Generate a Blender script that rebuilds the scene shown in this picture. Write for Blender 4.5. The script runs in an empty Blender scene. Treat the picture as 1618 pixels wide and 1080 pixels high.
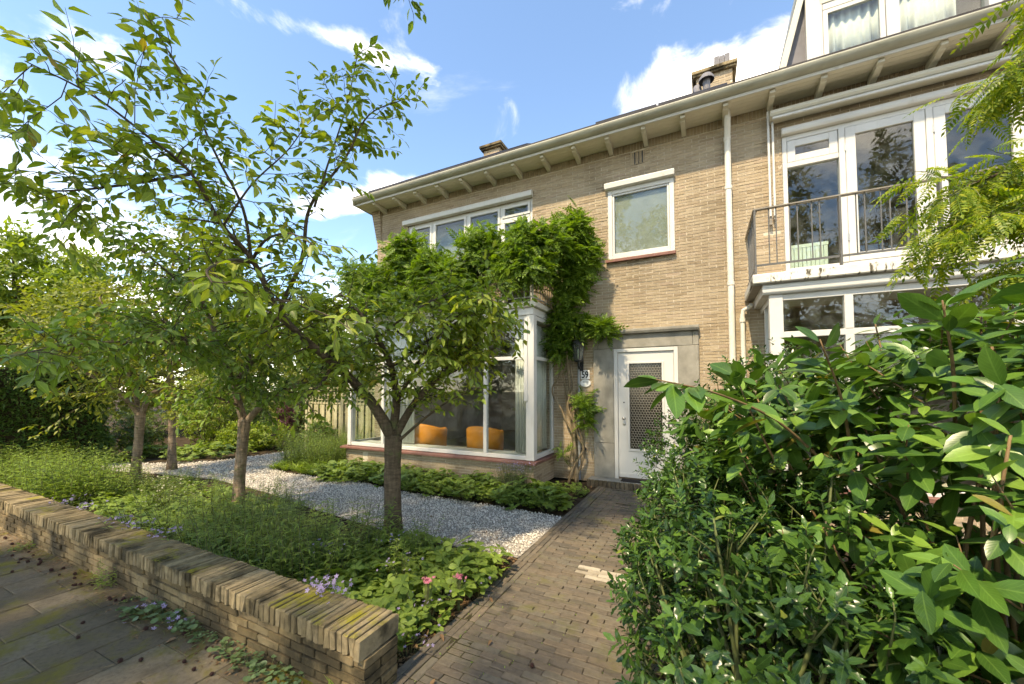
import bpy, math, random
import numpy as np
from mathutils import Vector, Matrix

SC = bpy.context.scene
COL = SC.collection
rad = math.radians

# ------------------------------------------------------------------ camera, sky, sun, exposure
CAM_LOC = (0.0, 0.0, 1.65)
YAW, PITCH, FPX, CY = rad(26.2), rad(2.495), 617.7, 587.6
cam_data = bpy.data.cameras.new('camera')
cam_data.sensor_width = 36.0
cam_data.lens = FPX / 1618.0 * 36.0
cam_data.shift_y = (CY - 540.0) / 1618.0
cam_data.clip_start = 0.05
cam_data.clip_end = 2000.0
cam = bpy.data.objects.new('camera', cam_data)
cam.location = CAM_LOC
cam.rotation_euler = (math.pi / 2 + PITCH, 0.0, YAW)
COL.objects.link(cam)
SC.camera = cam

SUN = Vector((-0.10, -0.55, 0.83)).normalized()      # towards the sun
world = bpy.data.worlds.new('World')
SC.world = world
world.use_nodes = True
wt = world.node_tree
wt.nodes.clear()


def wn(kind, **kw):
    n = wt.nodes.new(kind)
    for k, v in kw.items():
        setattr(n, k, v)
    return n


def wmath(op, a, b=None, c=None):
    n = wn('ShaderNodeMath', operation=op)
    for i, s in enumerate((a, b, c)):
        if s is None:
            continue
        if isinstance(s, (int, float)):
            n.inputs[i].default_value = s
        else:
            wt.links.new(s, n.inputs[i])
    return n.outputs[0]


sky = wn('ShaderNodeTexSky')
sky.sky_type = 'NISHITA'
sky.sun_disc = False
sky.sun_elevation = math.asin(SUN.z)
sky.sun_rotation = math.atan2(SUN.x, SUN.y)
sky.air_density = 1.0
sky.dust_density = 0.3
sky.ozone_density = 5.0
sky.altitude = 1500.0
tc = wn('ShaderNodeTexCoord')
sp = wn('ShaderNodeSeparateXYZ')
wt.links.new(tc.outputs['Generated'], sp.inputs[0])
dz = wmath('ADD', wmath('MAXIMUM', sp.outputs[2], 0.0), 0.12)
px = wmath('DIVIDE', sp.outputs[0], dz)
py = wmath('DIVIDE', sp.outputs[1], dz)
cmb = wn('ShaderNodeCombineXYZ')
wt.links.new(px, cmb.inputs[0])
wt.links.new(py, cmb.inputs[1])


def wnoise(scale, detail, loc, sc=(1, 1, 1), rot=0.0, dist=0.0):
    mp = wn('ShaderNodeMapping')
    mp.inputs['Location'].default_value = loc
    mp.inputs['Scale'].default_value = sc
    mp.inputs['Rotation'].default_value = (0, 0, rot)
    wt.links.new(cmb.outputs[0], mp.inputs[0])
    n = wn('ShaderNodeTexNoise')
    n.inputs['Scale'].default_value = scale
    n.inputs['Detail'].default_value = detail
    n.inputs['Roughness'].default_value = 0.6
    n.inputs['Distortion'].default_value = dist
    wt.links.new(mp.outputs[0], n.inputs['Vector'])
    return n.outputs[0]


def wstep(v, a, b):
    n = wn('ShaderNodeMapRange', interpolation_type='SMOOTHSTEP')
    n.inputs['From Min'].default_value = a
    n.inputs['From Max'].default_value = b
    wt.links.new(v, n.inputs['Value'])
    return n.outputs[0]


def wblob(cx, cy, rx, ry, rot=0.0):
    """soft bank of cloud centred on a point of the cloud layer"""
    ca, sa = math.cos(rot), math.sin(rot)
    ax = wmath('SUBTRACT', px, cx)
    ay = wmath('SUBTRACT', py, cy)
    u = wmath('DIVIDE', wmath('ADD', wmath('MULTIPLY', ax, ca), wmath('MULTIPLY', ay, sa)), rx)
    v = wmath('DIVIDE', wmath('SUBTRACT', wmath('MULTIPLY', ay, ca), wmath('MULTIPLY', ax, sa)), ry)
    d = wmath('SQRT', wmath('ADD', wmath('MULTIPLY', u, u), wmath('MULTIPLY', v, v)))
    return wmath('SUBTRACT', 1.0, wmath('MINIMUM', d, 1.0))


puff = wnoise(3.2, 11.0, (3.1, 1.7, 0.4), dist=0.6)
veil = wnoise(1.1, 8.0, (4.3, 2.2, 0.0), sc=(0.55, 1.5, 1.0), rot=0.6, dist=0.8)
low = wstep(sp.outputs[2], 0.50, 0.08)               # more cloud towards the horizon
cover = wstep(wmath('ADD', veil, wmath('MULTIPLY', low, 0.30)), 0.57, 0.95)
banks = None
CLOUDS = [(0.10, 1.16, 0.42, 0.17, 0.1, 1.0), (0.12, 1.60, 1.0, 0.4, 0.0, 0.95), (-0.78, 0.64, 0.36, 0.075, 0.95, 0.60), (-1.8, 0.52, 0.75, 0.30, 1.2, 0.56), (-1.28, 0.37, 0.25, 0.12, 0.6, 0.55),
          (-2.45, 0.75, 0.9, 0.45, 0.9, 0.62), (-1.15, 1.15, 0.5, 0.18, 0.2, 0.8), (-3.2, 2.6, 1.6, 0.8, 0.2, 0.95), (0.7, -1.3, 1.0, 0.6, 0.4, 0.9), (-1.4, -2.3, 1.6, 0.7, 0.2, 0.9), (2.2, 0.8, 1.2, 0.7, 0.5, 0.9), (1.6, -0.4, .8, .4, .2, .8), (-1.0, -0.9, .7, .35, .7, .8)]
for cx, cy, rx, ry, rot, amp in CLOUDS:
    b = wmath('MULTIPLY', wblob(cx, cy, rx, ry, rot), amp)
    banks = b if banks is None else wmath('MAXIMUM', banks, b)
banked = wstep(wmath('ADD', wmath('MULTIPLY', banks, 0.75), wmath('MULTIPLY', wmath('SUBTRACT', puff, 0.5), 1.5)), 0.16, 0.78)
cover = wmath('MINIMUM', wmath('MAXIMUM', wmath('MULTIPLY', cover, 0.55), banked), 1.0)
mixc = wn('ShaderNodeMix', data_type='RGBA')
wt.links.new(cover, mixc.inputs['Factor'])
hs = wn('ShaderNodeHueSaturation')
hs.inputs['Saturation'].default_value = 1.08
hs.inputs['Value'].default_value = 0.96
wt.links.new(sky.outputs[0], hs.inputs['Color'])
wt.links.new(hs.outputs[0], mixc.inputs['A'])
mixc.inputs['B'].default_value = (8.6, 8.9, 9.6, 1.0)
bg = wn('ShaderNodeBackground')
bg.inputs['Strength'].default_value = 0.15
wt.links.new(mixc.outputs['Result'], bg.inputs['Color'])
wout = wn('ShaderNodeOutputWorld')
wt.links.new(bg.outputs[0], wout.inputs[0])

sun_data = bpy.data.lights.new('sun', 'SUN')
sun_data.energy = 2.0
sun_data.angle = rad(1.8)
sun_data.color = (1.0, 0.95, 0.86)
sun = bpy.data.objects.new('sun', sun_data)
sun.rotation_euler = (-SUN).to_track_quat('-Z', 'Y').to_euler()
COL.objects.link(sun)

SC.view_settings.view_transform = 'Standard'
SC.view_settings.look = 'None'
SC.view_settings.gamma = 1.0
SC.view_settings.exposure = 1.92
SC.view_settings.use_white_balance = True
SC.view_settings.white_balance_temperature = 9300
SC.view_settings.use_curve_mapping = False
SC.render.engine = 'CYCLES'
SC.cycles.use_denoising = True
SC.cycles.use_adaptive_sampling = True
SC.cycles.adaptive_threshold = 0.02
SC.cycles.max_bounces = 5
SC.cycles.diffuse_bounces = 3
SC.cycles.glossy_bounces = 2
SC.cycles.transmission_bounces = 4
SC.cycles.transparent_max_bounces = 16
SC.cycles.sample_clamp_indirect = 6.0

# ------------------------------------------------------------------ geometry helpers
RNG = np.random.default_rng(7)
random.seed(7)
WL = {}


def wl(o):
    return np.array(WL.get(o.name, (0.0, 0.0, 0.0)))


def mesh_from(name, V, faces, uv=None, smooth=False):
    """faces: list of (n,k) integer arrays"""
    V = np.asarray(V, np.float32)
    fl = [np.asarray(f, np.int32) for f in faces if len(f)]
    me = bpy.data.meshes.new(name)
    me.vertices.add(len(V))
    me.vertices.foreach_set('co', V.ravel())
    loops = np.concatenate([f.ravel() for f in fl])
    tot = np.concatenate([np.full(len(f), f.shape[1], np.int32) for f in fl])
    start = np.concatenate([[0], np.cumsum(tot)[:-1]]).astype(np.int32)
    me.loops.add(len(loops))
    me.loops.foreach_set('vertex_index', loops)
    me.polygons.add(len(tot))
    me.polygons.foreach_set('loop_start', start)
    me.polygons.foreach_set('loop_total', tot)
    me.polygons.foreach_set('use_smooth', np.full(len(tot), bool(smooth)))
    if uv is not None:
        lay = me.uv_layers.new(name='UVMap')
        lay.data.foreach_set('uv', np.asarray(uv, np.float32)[loops].ravel())
    me.update(calc_edges=True)
    return me


def put(o, parent=None, loc=(0, 0, 0), label=None, cat=None, group=None, kind=None):
    """link an object whose base is at world point loc"""
    COL.objects.link(o)
    loc = np.array(loc, float)
    if parent is not None:
        o.parent = parent
        o.location = tuple(loc - wl(parent))
    else:
        o.location = tuple(loc)
    WL[o.name] = tuple(loc)
    if label:
        o['label'] = label
    if cat:
        o['category'] = cat
    if group:
        o['group'] = group
    if kind:
        o['kind'] = kind
    return o


def thing(name, label, cat, loc, group=None, parent=None):
    o = bpy.data.objects.new(name, None)
    o.empty_display_size = 0.1
    return put(o, parent, loc, label, cat, group)


def pgroup(name, parent, loc=None):
    o = bpy.data.objects.new(name, None)
    o.empty_display_size = 0.1
    return put(o, parent, wl(parent) if loc is None else loc)


def mk(name, V, faces, mat, parent=None, loc=None, uv=None, smooth=False, bevel=0, **kw):
    """mesh object from world-space vertices"""
    if loc is None:
        loc = wl(parent) if parent is not None else (0, 0, 0)
    V = np.asarray(V, float) - np.array(loc, float)
    me = mesh_from(name, V, faces, uv, smooth)
    if mat is not None:
        me.materials.append(mat)
    o = bpy.data.objects.new(name, me)
    put(o, parent, loc, **kw)
    if bevel:
        m = o.modifiers.new('edge', 'BEVEL')
        m.width = bevel
        m.segments = 1
        m.limit_method = 'ANGLE'
    return o


BOXF = np.array([(0, 3, 2, 1), (4, 5, 6, 7), (0, 1, 5, 4), (1, 2, 6, 5), (2, 3, 7, 6), (3, 0, 4, 7)])


class MB:
    def __init__(self):
        self.v, self.q, self.t, self.n = [], [], [], 0

    def add(self, V, q=None, t=None):
        V = np.asarray(V, float)
        if q is not None and len(q):
            self.q.append(np.asarray(q) + self.n)
        if t is not None and len(t):
            self.t.append(np.asarray(t) + self.n)
        self.v.append(V)
        self.n += len(V)
        return self

    def box(self, x0, x1, y0, y1, z0, z1):
        V = [(x0, y0, z0), (x1, y0, z0), (x1, y1, z0), (x0, y1, z0), (x0, y0, z1), (x1, y0, z1), (x1, y1, z1), (x0, y1, z1)]
        return self.add(V, BOXF)

    def prism(self, poly, axis, a, b):
        """extrude a convex 2-D polygon along an axis (0, 1, 2) from a to b"""
        n = len(poly)
        V = []
        for c in (a, b):
            for p in poly:
                w = list(p)
                w.insert(axis, c)
                V.append(w)
        q = [(i, (i + 1) % n, n + (i + 1) % n, n + i) for i in range(n)]
        t = []
        for i in range(1, n - 1):
            t += [(0, i + 1, i), (n, n + i, n + i + 1)]
        return self.add(V, q, t)

    def tube(self, pts, rr, n=6, cap=True):
        P = np.asarray(pts, float)
        k = len(P)
        if np.isscalar(rr):
            rr = [rr] * k
        T = np.gradient(P, axis=0)
        T /= np.linalg.norm(T, axis=1)[:, None] + 1e-9
        u = np.cross(T[0], (0.31, 0.17, 0.93))
        if np.linalg.norm(u) < 0.1:
            u = np.cross(T[0], (1, 0, 0))
        ang = np.linspace(0, 2 * math.pi, n, endpoint=False)
        V = []
        for i in range(k):
            u = u - T[i] * (u @ T[i])
            u /= np.linalg.norm(u) + 1e-9
            w = np.cross(T[i], u)
            V.append(P[i] + rr[i] * (np.cos(ang)[:, None] * u + np.sin(ang)[:, None] * w))
        V = np.concatenate(V)
        q = []
        for i in range(k - 1):
            for j in range(n):
                a, b = i * n + j, i * n + (j + 1) % n
                q.append((a, b, b + n, a + n))
        t = []
        if cap:
            V = np.concatenate([V, P[:1], P[-1:]])
            for j in range(n):
                t.append((k * n, (j + 1) % n, j))
                t.append((k * n + 1, (k - 1) * n + j, (k - 1) * n + (j + 1) % n))
        return self.add(V, q, t)

    def lathe(self, prof, cx, cy, n=16, a0=0.0, a1=2 * math.pi):
        closed = abs(a1 - a0 - 2 * math.pi) < 1e-6
        m = n if closed else n + 1
        ang = a0 + (a1 - a0) * np.arange(m) / n
        V = [(cx + r * math.cos(a), cy + r * math.sin(a), z) for r, z in prof for a in ang]
        q = []
        for i in range(len(prof) - 1):
            for j in range(n):
                b = (j + 1) % m
                q.append((i * m + j, i * m + b, (i + 1) * m + b, (i + 1) * m + j))
        return self.add(V, q)

    def build(self, name, mat, parent=None, **kw):
        V = np.concatenate(self.v)
        f = []
        if self.q:
            f.append(np.concatenate(self.q))
        if self.t:
            f.append(np.concatenate(self.t))
        return mk(name, V, f, mat, parent, **kw)


def chamfer_box(lx, ly, lz, c, jit=0.0, rng=None, bottom=True):
    """block with chamfered top edges and upright corners, centred in x/y, standing on z=0"""
    rng = rng or RNG
    def ring(h, z):
        hx, hy = lx / 2 - h, ly / 2 - h
        return [(-hx + c, -hy, z), (hx - c, -hy, z), (hx, -hy + c, z), (hx, hy - c, z),
                (hx - c, hy, z), (-hx + c, hy, z), (-hx, hy - c, z), (-hx, -hy + c, z)]
    V = np.array(ring(0, 0) + ring(0, lz - c) + ring(c, lz))
    V += rng.normal(0, jit, V.shape) if jit else 0
    q = [(r * 8 + i, r * 8 + (i + 1) % 8, r * 8 + 8 + (i + 1) % 8, r * 8 + 8 + i) for r in range(2) for i in range(8)]
    t = [(16, 16 + i, 17 + i) for i in range(1, 7)]
    if bottom:
        t += [(0, i + 1, i) for i in range(1, 7)]
    return V, np.array(q), np.array(t)


# ---- camera read-out used only to choose which pieces get an object of their own
_F = np.array([-math.sin(YAW) * math.cos(PITCH), math.cos(YAW) * math.cos(PITCH), math.sin(PITCH)])
_R = np.array([math.cos(YAW), math.sin(YAW), 0.0])
_U = np.cross(_R, _F)


def seen(P):
    v = np.asarray(P, float) - np.array(CAM_LOC)
    z = v @ _F
    zz = np.where(z > 0.05, z, 1.0)
    x = 809 + FPX * (v @ _R) / zz
    y = CY - FPX * (v @ _U) / zz
    ok = (z > 0.05) & (x > -10) & (x < 1628) & (y > -10) & (y < 1090)
    return x, y, z, ok


# ------------------------------------------------------------------ materials
MATS = {}


class NT:
    def __init__(self, name):
        self.m = bpy.data.materials.new(name)
        self.m.use_nodes = True
        self.t = self.m.node_tree
        self.b = self.t.nodes['Principled BSDF']
        self.out = self.t.nodes['Material Output']

    def n(self, kind, **kw):
        x = self.t.nodes.new(kind)
        for k, v in kw.items():
            setattr(x, k, v)
        return x

    def l(self, a, b):
        self.t.links.new(a, b)

    def math(self, op, *a, clamp=False):
        x = self.n('ShaderNodeMath', operation=op)
        x.use_clamp = clamp
        for i, s in enumerate(a):
            if isinstance(s, (int, float)):
                x.inputs[i].default_value = s
            else:
                self.l(s, x.inputs[i])
        return x.outputs[0]

    def rnd(self):
        g = self.n('ShaderNodeNewGeometry')
        o = self.n('ShaderNodeObjectInfo')
        return self.math('FRACT', self.math('ADD', g.outputs['Random Per Island'], o.outputs['Random']))

    def pos(self, scale=(1, 1, 1)):
        g = self.n('ShaderNodeNewGeometry')
        mp = self.n('ShaderNodeMapping')
        mp.inputs['Scale'].default_value = scale
        self.l(g.outputs['Position'], mp.inputs[0])
        return mp.outputs[0]

    def noise(self, scale, detail=4.0, sc=(1, 1, 1), rough=0.55, dist=0.0):
        x = self.n('ShaderNodeTexNoise')
        x.inputs['Scale'].default_value = scale
        x.inputs['Detail'].default_value = detail
        x.inputs['Roughness'].default_value = rough
        x.inputs['Distortion'].default_value = dist
        self.l(self.pos(sc), x.inputs['Vector'])
        return x.outputs[0]

    def ramp(self, fac, stops, mode='LINEAR'):
        x = self.n('ShaderNodeValToRGB')
        x.color_ramp.interpolation = mode
        e = x.color_ramp.elements
        while len(e) < len(stops):
            e.new(0.5)
        for el, (p, c) in zip(e, stops):
            el.position = p
            el.color = (*c, 1.0)
        self.l(fac, x.inputs[0])
        return x.outputs[0]

    def mix(self, fac, a, b, mode='MIX'):
        x = self.n('ShaderNodeMix', data_type='RGBA', blend_type=mode)
        for k, s in (('Factor', fac), ('A', a), ('B', b)):
            if isinstance(s, (int, float)):
                x.inputs[k].default_value = s
            elif isinstance(s, tuple):
                x.inputs[k].default_value = (*s, 1.0)
            else:
                self.l(s, x.inputs[k])
        return x.outputs['Result']

    def step(self, v, a, b, to0=0.0, to1=1.0):
        x = self.n('ShaderNodeMapRange', interpolation_type='SMOOTHSTEP')
        x.inputs['From Min'].default_value = a
        x.inputs['From Max'].default_value = b
        x.inputs['To Min'].default_value = to0
        x.inputs['To Max'].default_value = to1
        self.l(v, x.inputs['Value'])
        return x.outputs[0]

    def up(self):
        g = self.n('ShaderNodeNewGeometry')
        s = self.n('ShaderNodeSeparateXYZ')
        self.l(g.outputs['Normal'], s.inputs[0])
        return s.outputs[2]

    def z(self):
        g = self.n('ShaderNodeNewGeometry')
        s = self.n('ShaderNodeSeparateXYZ')
        self.l(g.outputs['Position'], s.inputs[0])
        return s.outputs[2]

    def bump(self, h, strength=0.3, dist=0.01):
        x = self.n('ShaderNodeBump')
        x.inputs['Strength'].default_value = strength
        x.inputs['Distance'].default_value = dist
        self.l(h, x.inputs['Height'])
        self.l(x.outputs[0], self.b.inputs['Normal'])

    def done(self, col, rough=0.7, spec=0.3):
        if isinstance(col, tuple):
            self.b.inputs['Base Color'].default_value = (*col, 1.0)
        else:
            self.l(col, self.b.inputs['Base Color'])
        if isinstance(rough, (int, float)):
            self.b.inputs['Roughness'].default_value = rough
        else:
            self.l(rough, self.b.inputs['Roughness'])
        self.b.inputs['Specular IOR Level'].default_value = spec
        return self.m


def pieces_mat(name, stops, nscale=14.0, mottle=0.5, bump=0.5, rough=0.85, dirt=None, moss=None, bscale=90.0, broad=0.0):
    """brick / stone / board pieces: colour by piece, mottled, rough; dirt and moss as growths with a shape of their own"""
    t = NT(name)
    c = t.ramp(t.rnd(), stops)
    n1 = t.noise(nscale, 6.0, rough=0.65)
    c = t.mix(mottle, c, t.ramp(n1, [(0.25, (0.35, 0.33, 0.3)), (0.5, (0.9, 0.9, 0.9)), (0.75, (1.25, 1.2, 1.1))]), 'MULTIPLY')
    if broad:
        c = t.mix(broad, c, t.ramp(t.noise(1.0, 6.0, sc=(0.9, 0.9, 0.45), rough=0.6), [(0.32, (0.50, 0.48, 0.45)), (0.5, (1.0, 1.0, 1.0)), (0.72, (1.15, 1.12, 1.08))]), 'MULTIPLY')
    if dirt:
        dc, ds, lo, hi = dirt
        c = t.mix(t.step(t.noise(ds, 5.0, rough=0.6), lo, hi), c, dc)
    if moss:
        mc, ms, lo, hi = moss
        f = t.math('MULTIPLY', t.step(t.noise(ms, 5.0, rough=0.7, dist=0.3), lo, hi), t.step(t.up(), 0.3, 0.9))
        c = t.mix(f, c, t.mix(t.noise(60.0, 3.0), mc, tuple(x * 1.9 for x in mc)))
    t.bump(t.noise(bscale, 6.0, rough=0.7), bump, 0.006)
    return t.done(c, rough, 0.25)


def plain_mat(name, col, rough=0.5, var=0.12, nscale=3.0, bump=0.0, spec=0.4, metal=0.0, streak=None, bscale=120.0):
    t = NT(name)
    n1 = t.noise(nscale, 5.0)
    c = t.ramp(n1, [(0.3, tuple(x * (1 - var) for x in col)), (0.7, tuple(min(1.0, x * (1 + var)) for x in col))])
    if streak:
        sc, lo, hi, scl = streak
        c = t.mix(t.step(t.noise(1.0, 6.0, sc=scl, rough=0.65), lo, hi), c, sc)
    if bump:
        t.bump(t.noise(bscale, 5.0), bump, 0.004)
    t.b.inputs['Metallic'].default_value = metal
    return t.done(c, rough, spec)


def leaf_mat(name, cols, rough=0.45, trans=0.30, vein=0.25, spec=0.4, tcol=None, bump=0.0, accent=None):
    t = NT(name)
    k = len(cols)
    top = 0.988 if accent else 1.0
    c = t.ramp(t.rnd(), [(top * i / (k - 1) if k > 1 else 0.0, cc) for i, cc in enumerate(cols)] + ([(0.991, accent), (1.0, tuple(x * 0.6 for x in accent))] if accent else []))
    c = t.mix(0.35, c, t.ramp(t.noise(25.0, 3.0), [(0.3, (0.65, 0.65, 0.6)), (0.7, (1.3, 1.3, 1.25))]), 'MULTIPLY')
    if vein:
        uvn = t.n('ShaderNodeUVMap')
        s = t.n('ShaderNodeSeparateXYZ')
        t.l(uvn.outputs[0], s.inputs[0])
        au = t.math('ABSOLUTE', t.math('SUBTRACT', s.outputs[0], 0.5))
        mid = t.step(au, 0.055, 0.02)
        w = t.math('SINE', t.math('MULTIPLY', t.math('SUBTRACT', s.outputs[1], t.math('MULTIPLY', au, 0.55)), 62.0))
        lat = t.math('MULTIPLY', t.step(w, 0.72, 1.0), 0.45)
        vv = t.math('MULTIPLY', t.math('MAXIMUM', mid, lat), vein)
        mixv = tuple(min(1.0, x * 2.0 + 0.05) for x in cols[-1])
        c = t.mix(vv, c, mixv)
        if bump:
            t.bump(t.math('ADD', t.math('MULTIPLY', w, 0.4), t.math('MULTIPLY', mid, -1.5)), bump, 0.002)
    t.done(c, rough, spec)
    tr = t.n('ShaderNodeBsdfTranslucent')
    tcv = tcol or (1.5, 1.55, 0.6)
    t.l(t.mix(1.0, c, tcv, 'MULTIPLY'), tr.inputs[0])
    ms = t.n('ShaderNodeMixShader')
    ms.inputs[0].default_value = trans
    t.l(t.b.outputs[0], ms.inputs[1])
    t.l(tr.outputs[0], ms.inputs[2])
    t.l(ms.outputs[0], t.out.inputs[0])
    return t.m


def glass_mat(name, tint=(0.93, 0.96, 0.94), dirt=0.03):
    t = NT(name)
    ge = t.n('ShaderNodeNewGeometry')
    dt = t.n('ShaderNodeVectorMath', operation='DOT_PRODUCT')
    t.l(ge.outputs['Incoming'], dt.inputs[0])
    t.l(ge.outputs['Normal'], dt.inputs[1])
    sch = t.math('POWER', t.math('SUBTRACT', 1.0, t.math('ABSOLUTE', dt.outputs['Value']), clamp=True), 5.0)
    fres = t.math('ADD', t.math('MULTIPLY', sch, 0.95), 0.05, clamp=True)    # reflection of one face of the pane
    g = t.n('ShaderNodeBsdfGlossy')
    g.inputs['Roughness'].default_value = 0.015
    tr = t.n('ShaderNodeBsdfTransparent')
    tr.inputs[0].default_value = (*tint, 1.0)
    ms = t.n('ShaderNodeMixShader')
    t.l(fres, ms.inputs[0])
    t.l(tr.outputs[0], ms.inputs[1])
    t.l(g.outputs[0], ms.inputs[2])
    df = t.n('ShaderNodeBsdfDiffuse')
    df.inputs[0].default_value = (0.55, 0.58, 0.55, 1.0)
    m2 = t.n('ShaderNodeMixShader')
    t.l(t.step(t.noise(6.0, 5.0), 0.35, 0.85, 0.0, dirt * 2), m2.inputs[0])
    t.l(ms.outputs[0], m2.inputs[1])
    t.l(df.outputs[0], m2.inputs[2])
    t.l(m2.outputs[0], t.out.inputs[0])
    return t.m


M = {}
M['brick'] = pieces_mat('yellow brick', [(0.0, (0.285, 0.216, 0.142)), (0.12, (0.345, 0.268, 0.182)), (0.5, (0.372, 0.294, 0.200)), (0.85, (0.405, 0.325, 0.225)), (1.0, (0.37, 0.280, 0.202))],
                        nscale=22.0, mottle=0.35, bump=0.45, rough=0.9, bscale=70.0, broad=0.55)
M['mortar'] = plain_mat('mortar', (0.52, 0.455, 0.355), 0.95, 0.15, 6.0, 0.4, 0.1, streak=((0.30, 0.25, 0.18), 0.6, 0.85, (1.5, 1.5, 1.5)))
M['wall_brick'] = pieces_mat('weathered wall brick', [(0.0, (0.18, 0.135, 0.072)), (0.35, (0.26, 0.200, 0.112)), (0.7, (0.34, 0.265, 0.155)), (1.0, (0.23, 0.178, 0.105))],
                             nscale=16.0, mottle=0.7, bump=0.8, rough=0.95, dirt=((0.045, 0.036, 0.020), 3.4, 0.46, 0.66), moss=((0.17, 0.150, 0.014), 2.3, 0.53, 0.66), bscale=60.0)
M['wall_body'] = pieces_mat('stained wall brick', [(0.0, (0.15, 0.108, 0.054)), (0.35, (0.23, 0.168, 0.086)), (0.7, (0.31, 0.230, 0.125)), (1.0, (0.19, 0.138, 0.076))],
                            nscale=16.0, mottle=0.7, bump=0.9, rough=0.95, dirt=((0.055, 0.043, 0.024), 2.8, 0.42, 0.62), bscale=60.0)
M['wall_core'] = plain_mat('old mortar', (0.085, 0.068, 0.042), 0.97, 0.35, 8.0, 0.8, 0.1)
M['paver'] = pieces_mat('brown clay paver', [(0.0, (0.100, 0.086, 0.068)), (0.3, (0.128, 0.106, 0.082)), (0.55, (0.148, 0.118, 0.086)), (0.8, (0.140, 0.124, 0.096)), (1.0, (0.168, 0.134, 0.100))],
                        nscale=25.0, mottle=0.5, bump=0.6, rough=0.85, moss=((0.085, 0.082, 0.025), 2.3, 0.50, 0.78), bscale=80.0)
M['joint'] = plain_mat('earthy joint', (0.045, 0.040, 0.022), 0.97, 0.4, 30.0, 0.8, 0.1, streak=((0.06, 0.075, 0.015), 0.5, 0.7, (6, 6, 6)))
M['slab'] = pieces_mat('grey paving slab', [(0.0, (0.125, 0.096, 0.060)), (0.5, (0.168, 0.130, 0.084)), (1.0, (0.215, 0.170, 0.112))], nscale=34.0, mottle=0.75, bump=0.9, rough=0.95,
                       dirt=((0.085, 0.066, 0.040), 2.6, 0.46, 0.70), moss=((0.105, 0.088, 0.012), 2.1, 0.46, 0.64), bscale=140.0)
M['soil'] = plain_mat('dark soil', (0.055, 0.040, 0.026), 0.98, 0.45, 12.0, 1.0, 0.05, bscale=40.0)
M['gravel'] = pieces_mat('white gravel stone', [(0.0, (0.32, 0.30, 0.27)), (0.25, (0.56, 0.51, 0.44)), (0.55, (0.74, 0.685, 0.60)), (0.9, (0.84, 0.79, 0.70)), (1.0, (0.17, 0.15, 0.13))], nscale=60.0, mottle=0.2, bump=0.2)
M['gravel_bed'] = plain_mat('gravel bed', (0.32, 0.29, 0.25), 0.95, 0.35, 60.0, 0.9, 0.1)
M['white'] = plain_mat('white paint', (0.58, 0.57, 0.53), 0.42, 0.06, 2.0, 0.12, 0.4, streak=((0.43, 0.40, 0.33), 0.56, 0.82, (5, 5, 1.3)))
M['cream'] = plain_mat('cream paint', (0.56, 0.53, 0.435), 0.5, 0.06, 2.0, 0.05, 0.35, streak=((0.45, 0.41, 0.30), 0.58, 0.8, (2, 2, 2)))
M['boards'] = pieces_mat('painted soffit boards', [(0.0, (0.66, 0.62, 0.51)), (1.0, (0.74, 0.695, 0.57))], nscale=3.0, mottle=0.15, bump=0.15, rough=0.6)
M['zinc'] = plain_mat('weathered gutter', (0.37, 0.365, 0.295), 0.55, 0.15, 2.5, 0.1, 0.35, streak=((0.27, 0.27, 0.20), 0.48, 0.72, (2.0, 9, 9)))
M['pipe'] = plain_mat('painted pipe', (0.66, 0.63, 0.55), 0.5, 0.08, 4.0, 0.05, 0.35)
M['greypipe'] = plain_mat('grey pipe', (0.30, 0.32, 0.32), 0.5, 0.15, 6.0, 0.05)
M['stone'] = plain_mat('grey door surround stone', (0.27, 0.255, 0.215), 0.9, 0.22, 5.0, 0.5, 0.2, streak=((0.19, 0.18, 0.15), 0.5, 0.72, (5, 5, 1.0)))
M['redsill'] = pieces_mat('red brown sill tile', [(0.0, (0.17, 0.075, 0.060)), (1.0, (0.235, 0.115, 0.092))], nscale=10.0, mottle=0.4, bump=0.2, rough=0.55)
M['roof'] = plain_mat('dark roof tile', (0.055, 0.05, 0.05), 0.8, 0.3, 3.0, 0.3, 0.2)
M['panel'] = plain_mat('dark solar panel', (0.02, 0.022, 0.03), 0.25, 0.1, 3.0)
M['iron'] = plain_mat('dark grey railing paint', (0.105, 0.105, 0.10), 0.45, 0.2, 8.0, 0.1)
M['handrail'] = plain_mat('brown handrail', (0.20, 0.175, 0.14), 0.5, 0.2, 8.0, 0.1)
M['whiteiron'] = plain_mat('pale railing paint', (0.46, 0.46, 0.42), 0.5, 0.15, 8.0)
M['stained'] = plain_mat('stained white concrete', (0.66, 0.635, 0.57), 0.75, 0.1, 4.0, 0.3, 0.2, streak=((0.10, 0.088, 0.06), 0.54, 0.64, (16, 1.5, 5.0)))
M['black'] = plain_mat('black metal', (0.02, 0.022, 0.022), 0.45, 0.2, 9.0)
M['steel'] = plain_mat('steel', (0.5, 0.48, 0.44), 0.3, 0.1, 9.0, metal=0.9)
M['mat'] = plain_mat('coir mat', (0.035, 0.032, 0.030), 0.98, 0.4, 60.0, 0.9, 0.05)
M['plaster'] = plain_mat('interior plaster', (0.24, 0.205, 0.165), 0.9, 0.06, 2.0)
M['floorwood'] = plain_mat('interior floor', (0.20, 0.14, 0.09), 0.45, 0.25, 4.0)
M['orange'] = plain_mat('orange leather', (0.72, 0.255, 0.035), 0.5, 0.1, 5.0, 0.1, 0.3)
M['curtain'] = plain_mat('pale curtain', (0.62, 0.62, 0.58), 0.9, 0.06, 3.0, 0.2, 0.1)
M['blind'] = plain_mat('grey green blind', (0.22, 0.235, 0.205), 0.8, 0.08, 2.0)
M['radiator'] = plain_mat('pale green radiator', (0.52, 0.60, 0.52), 0.5, 0.05)
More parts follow.
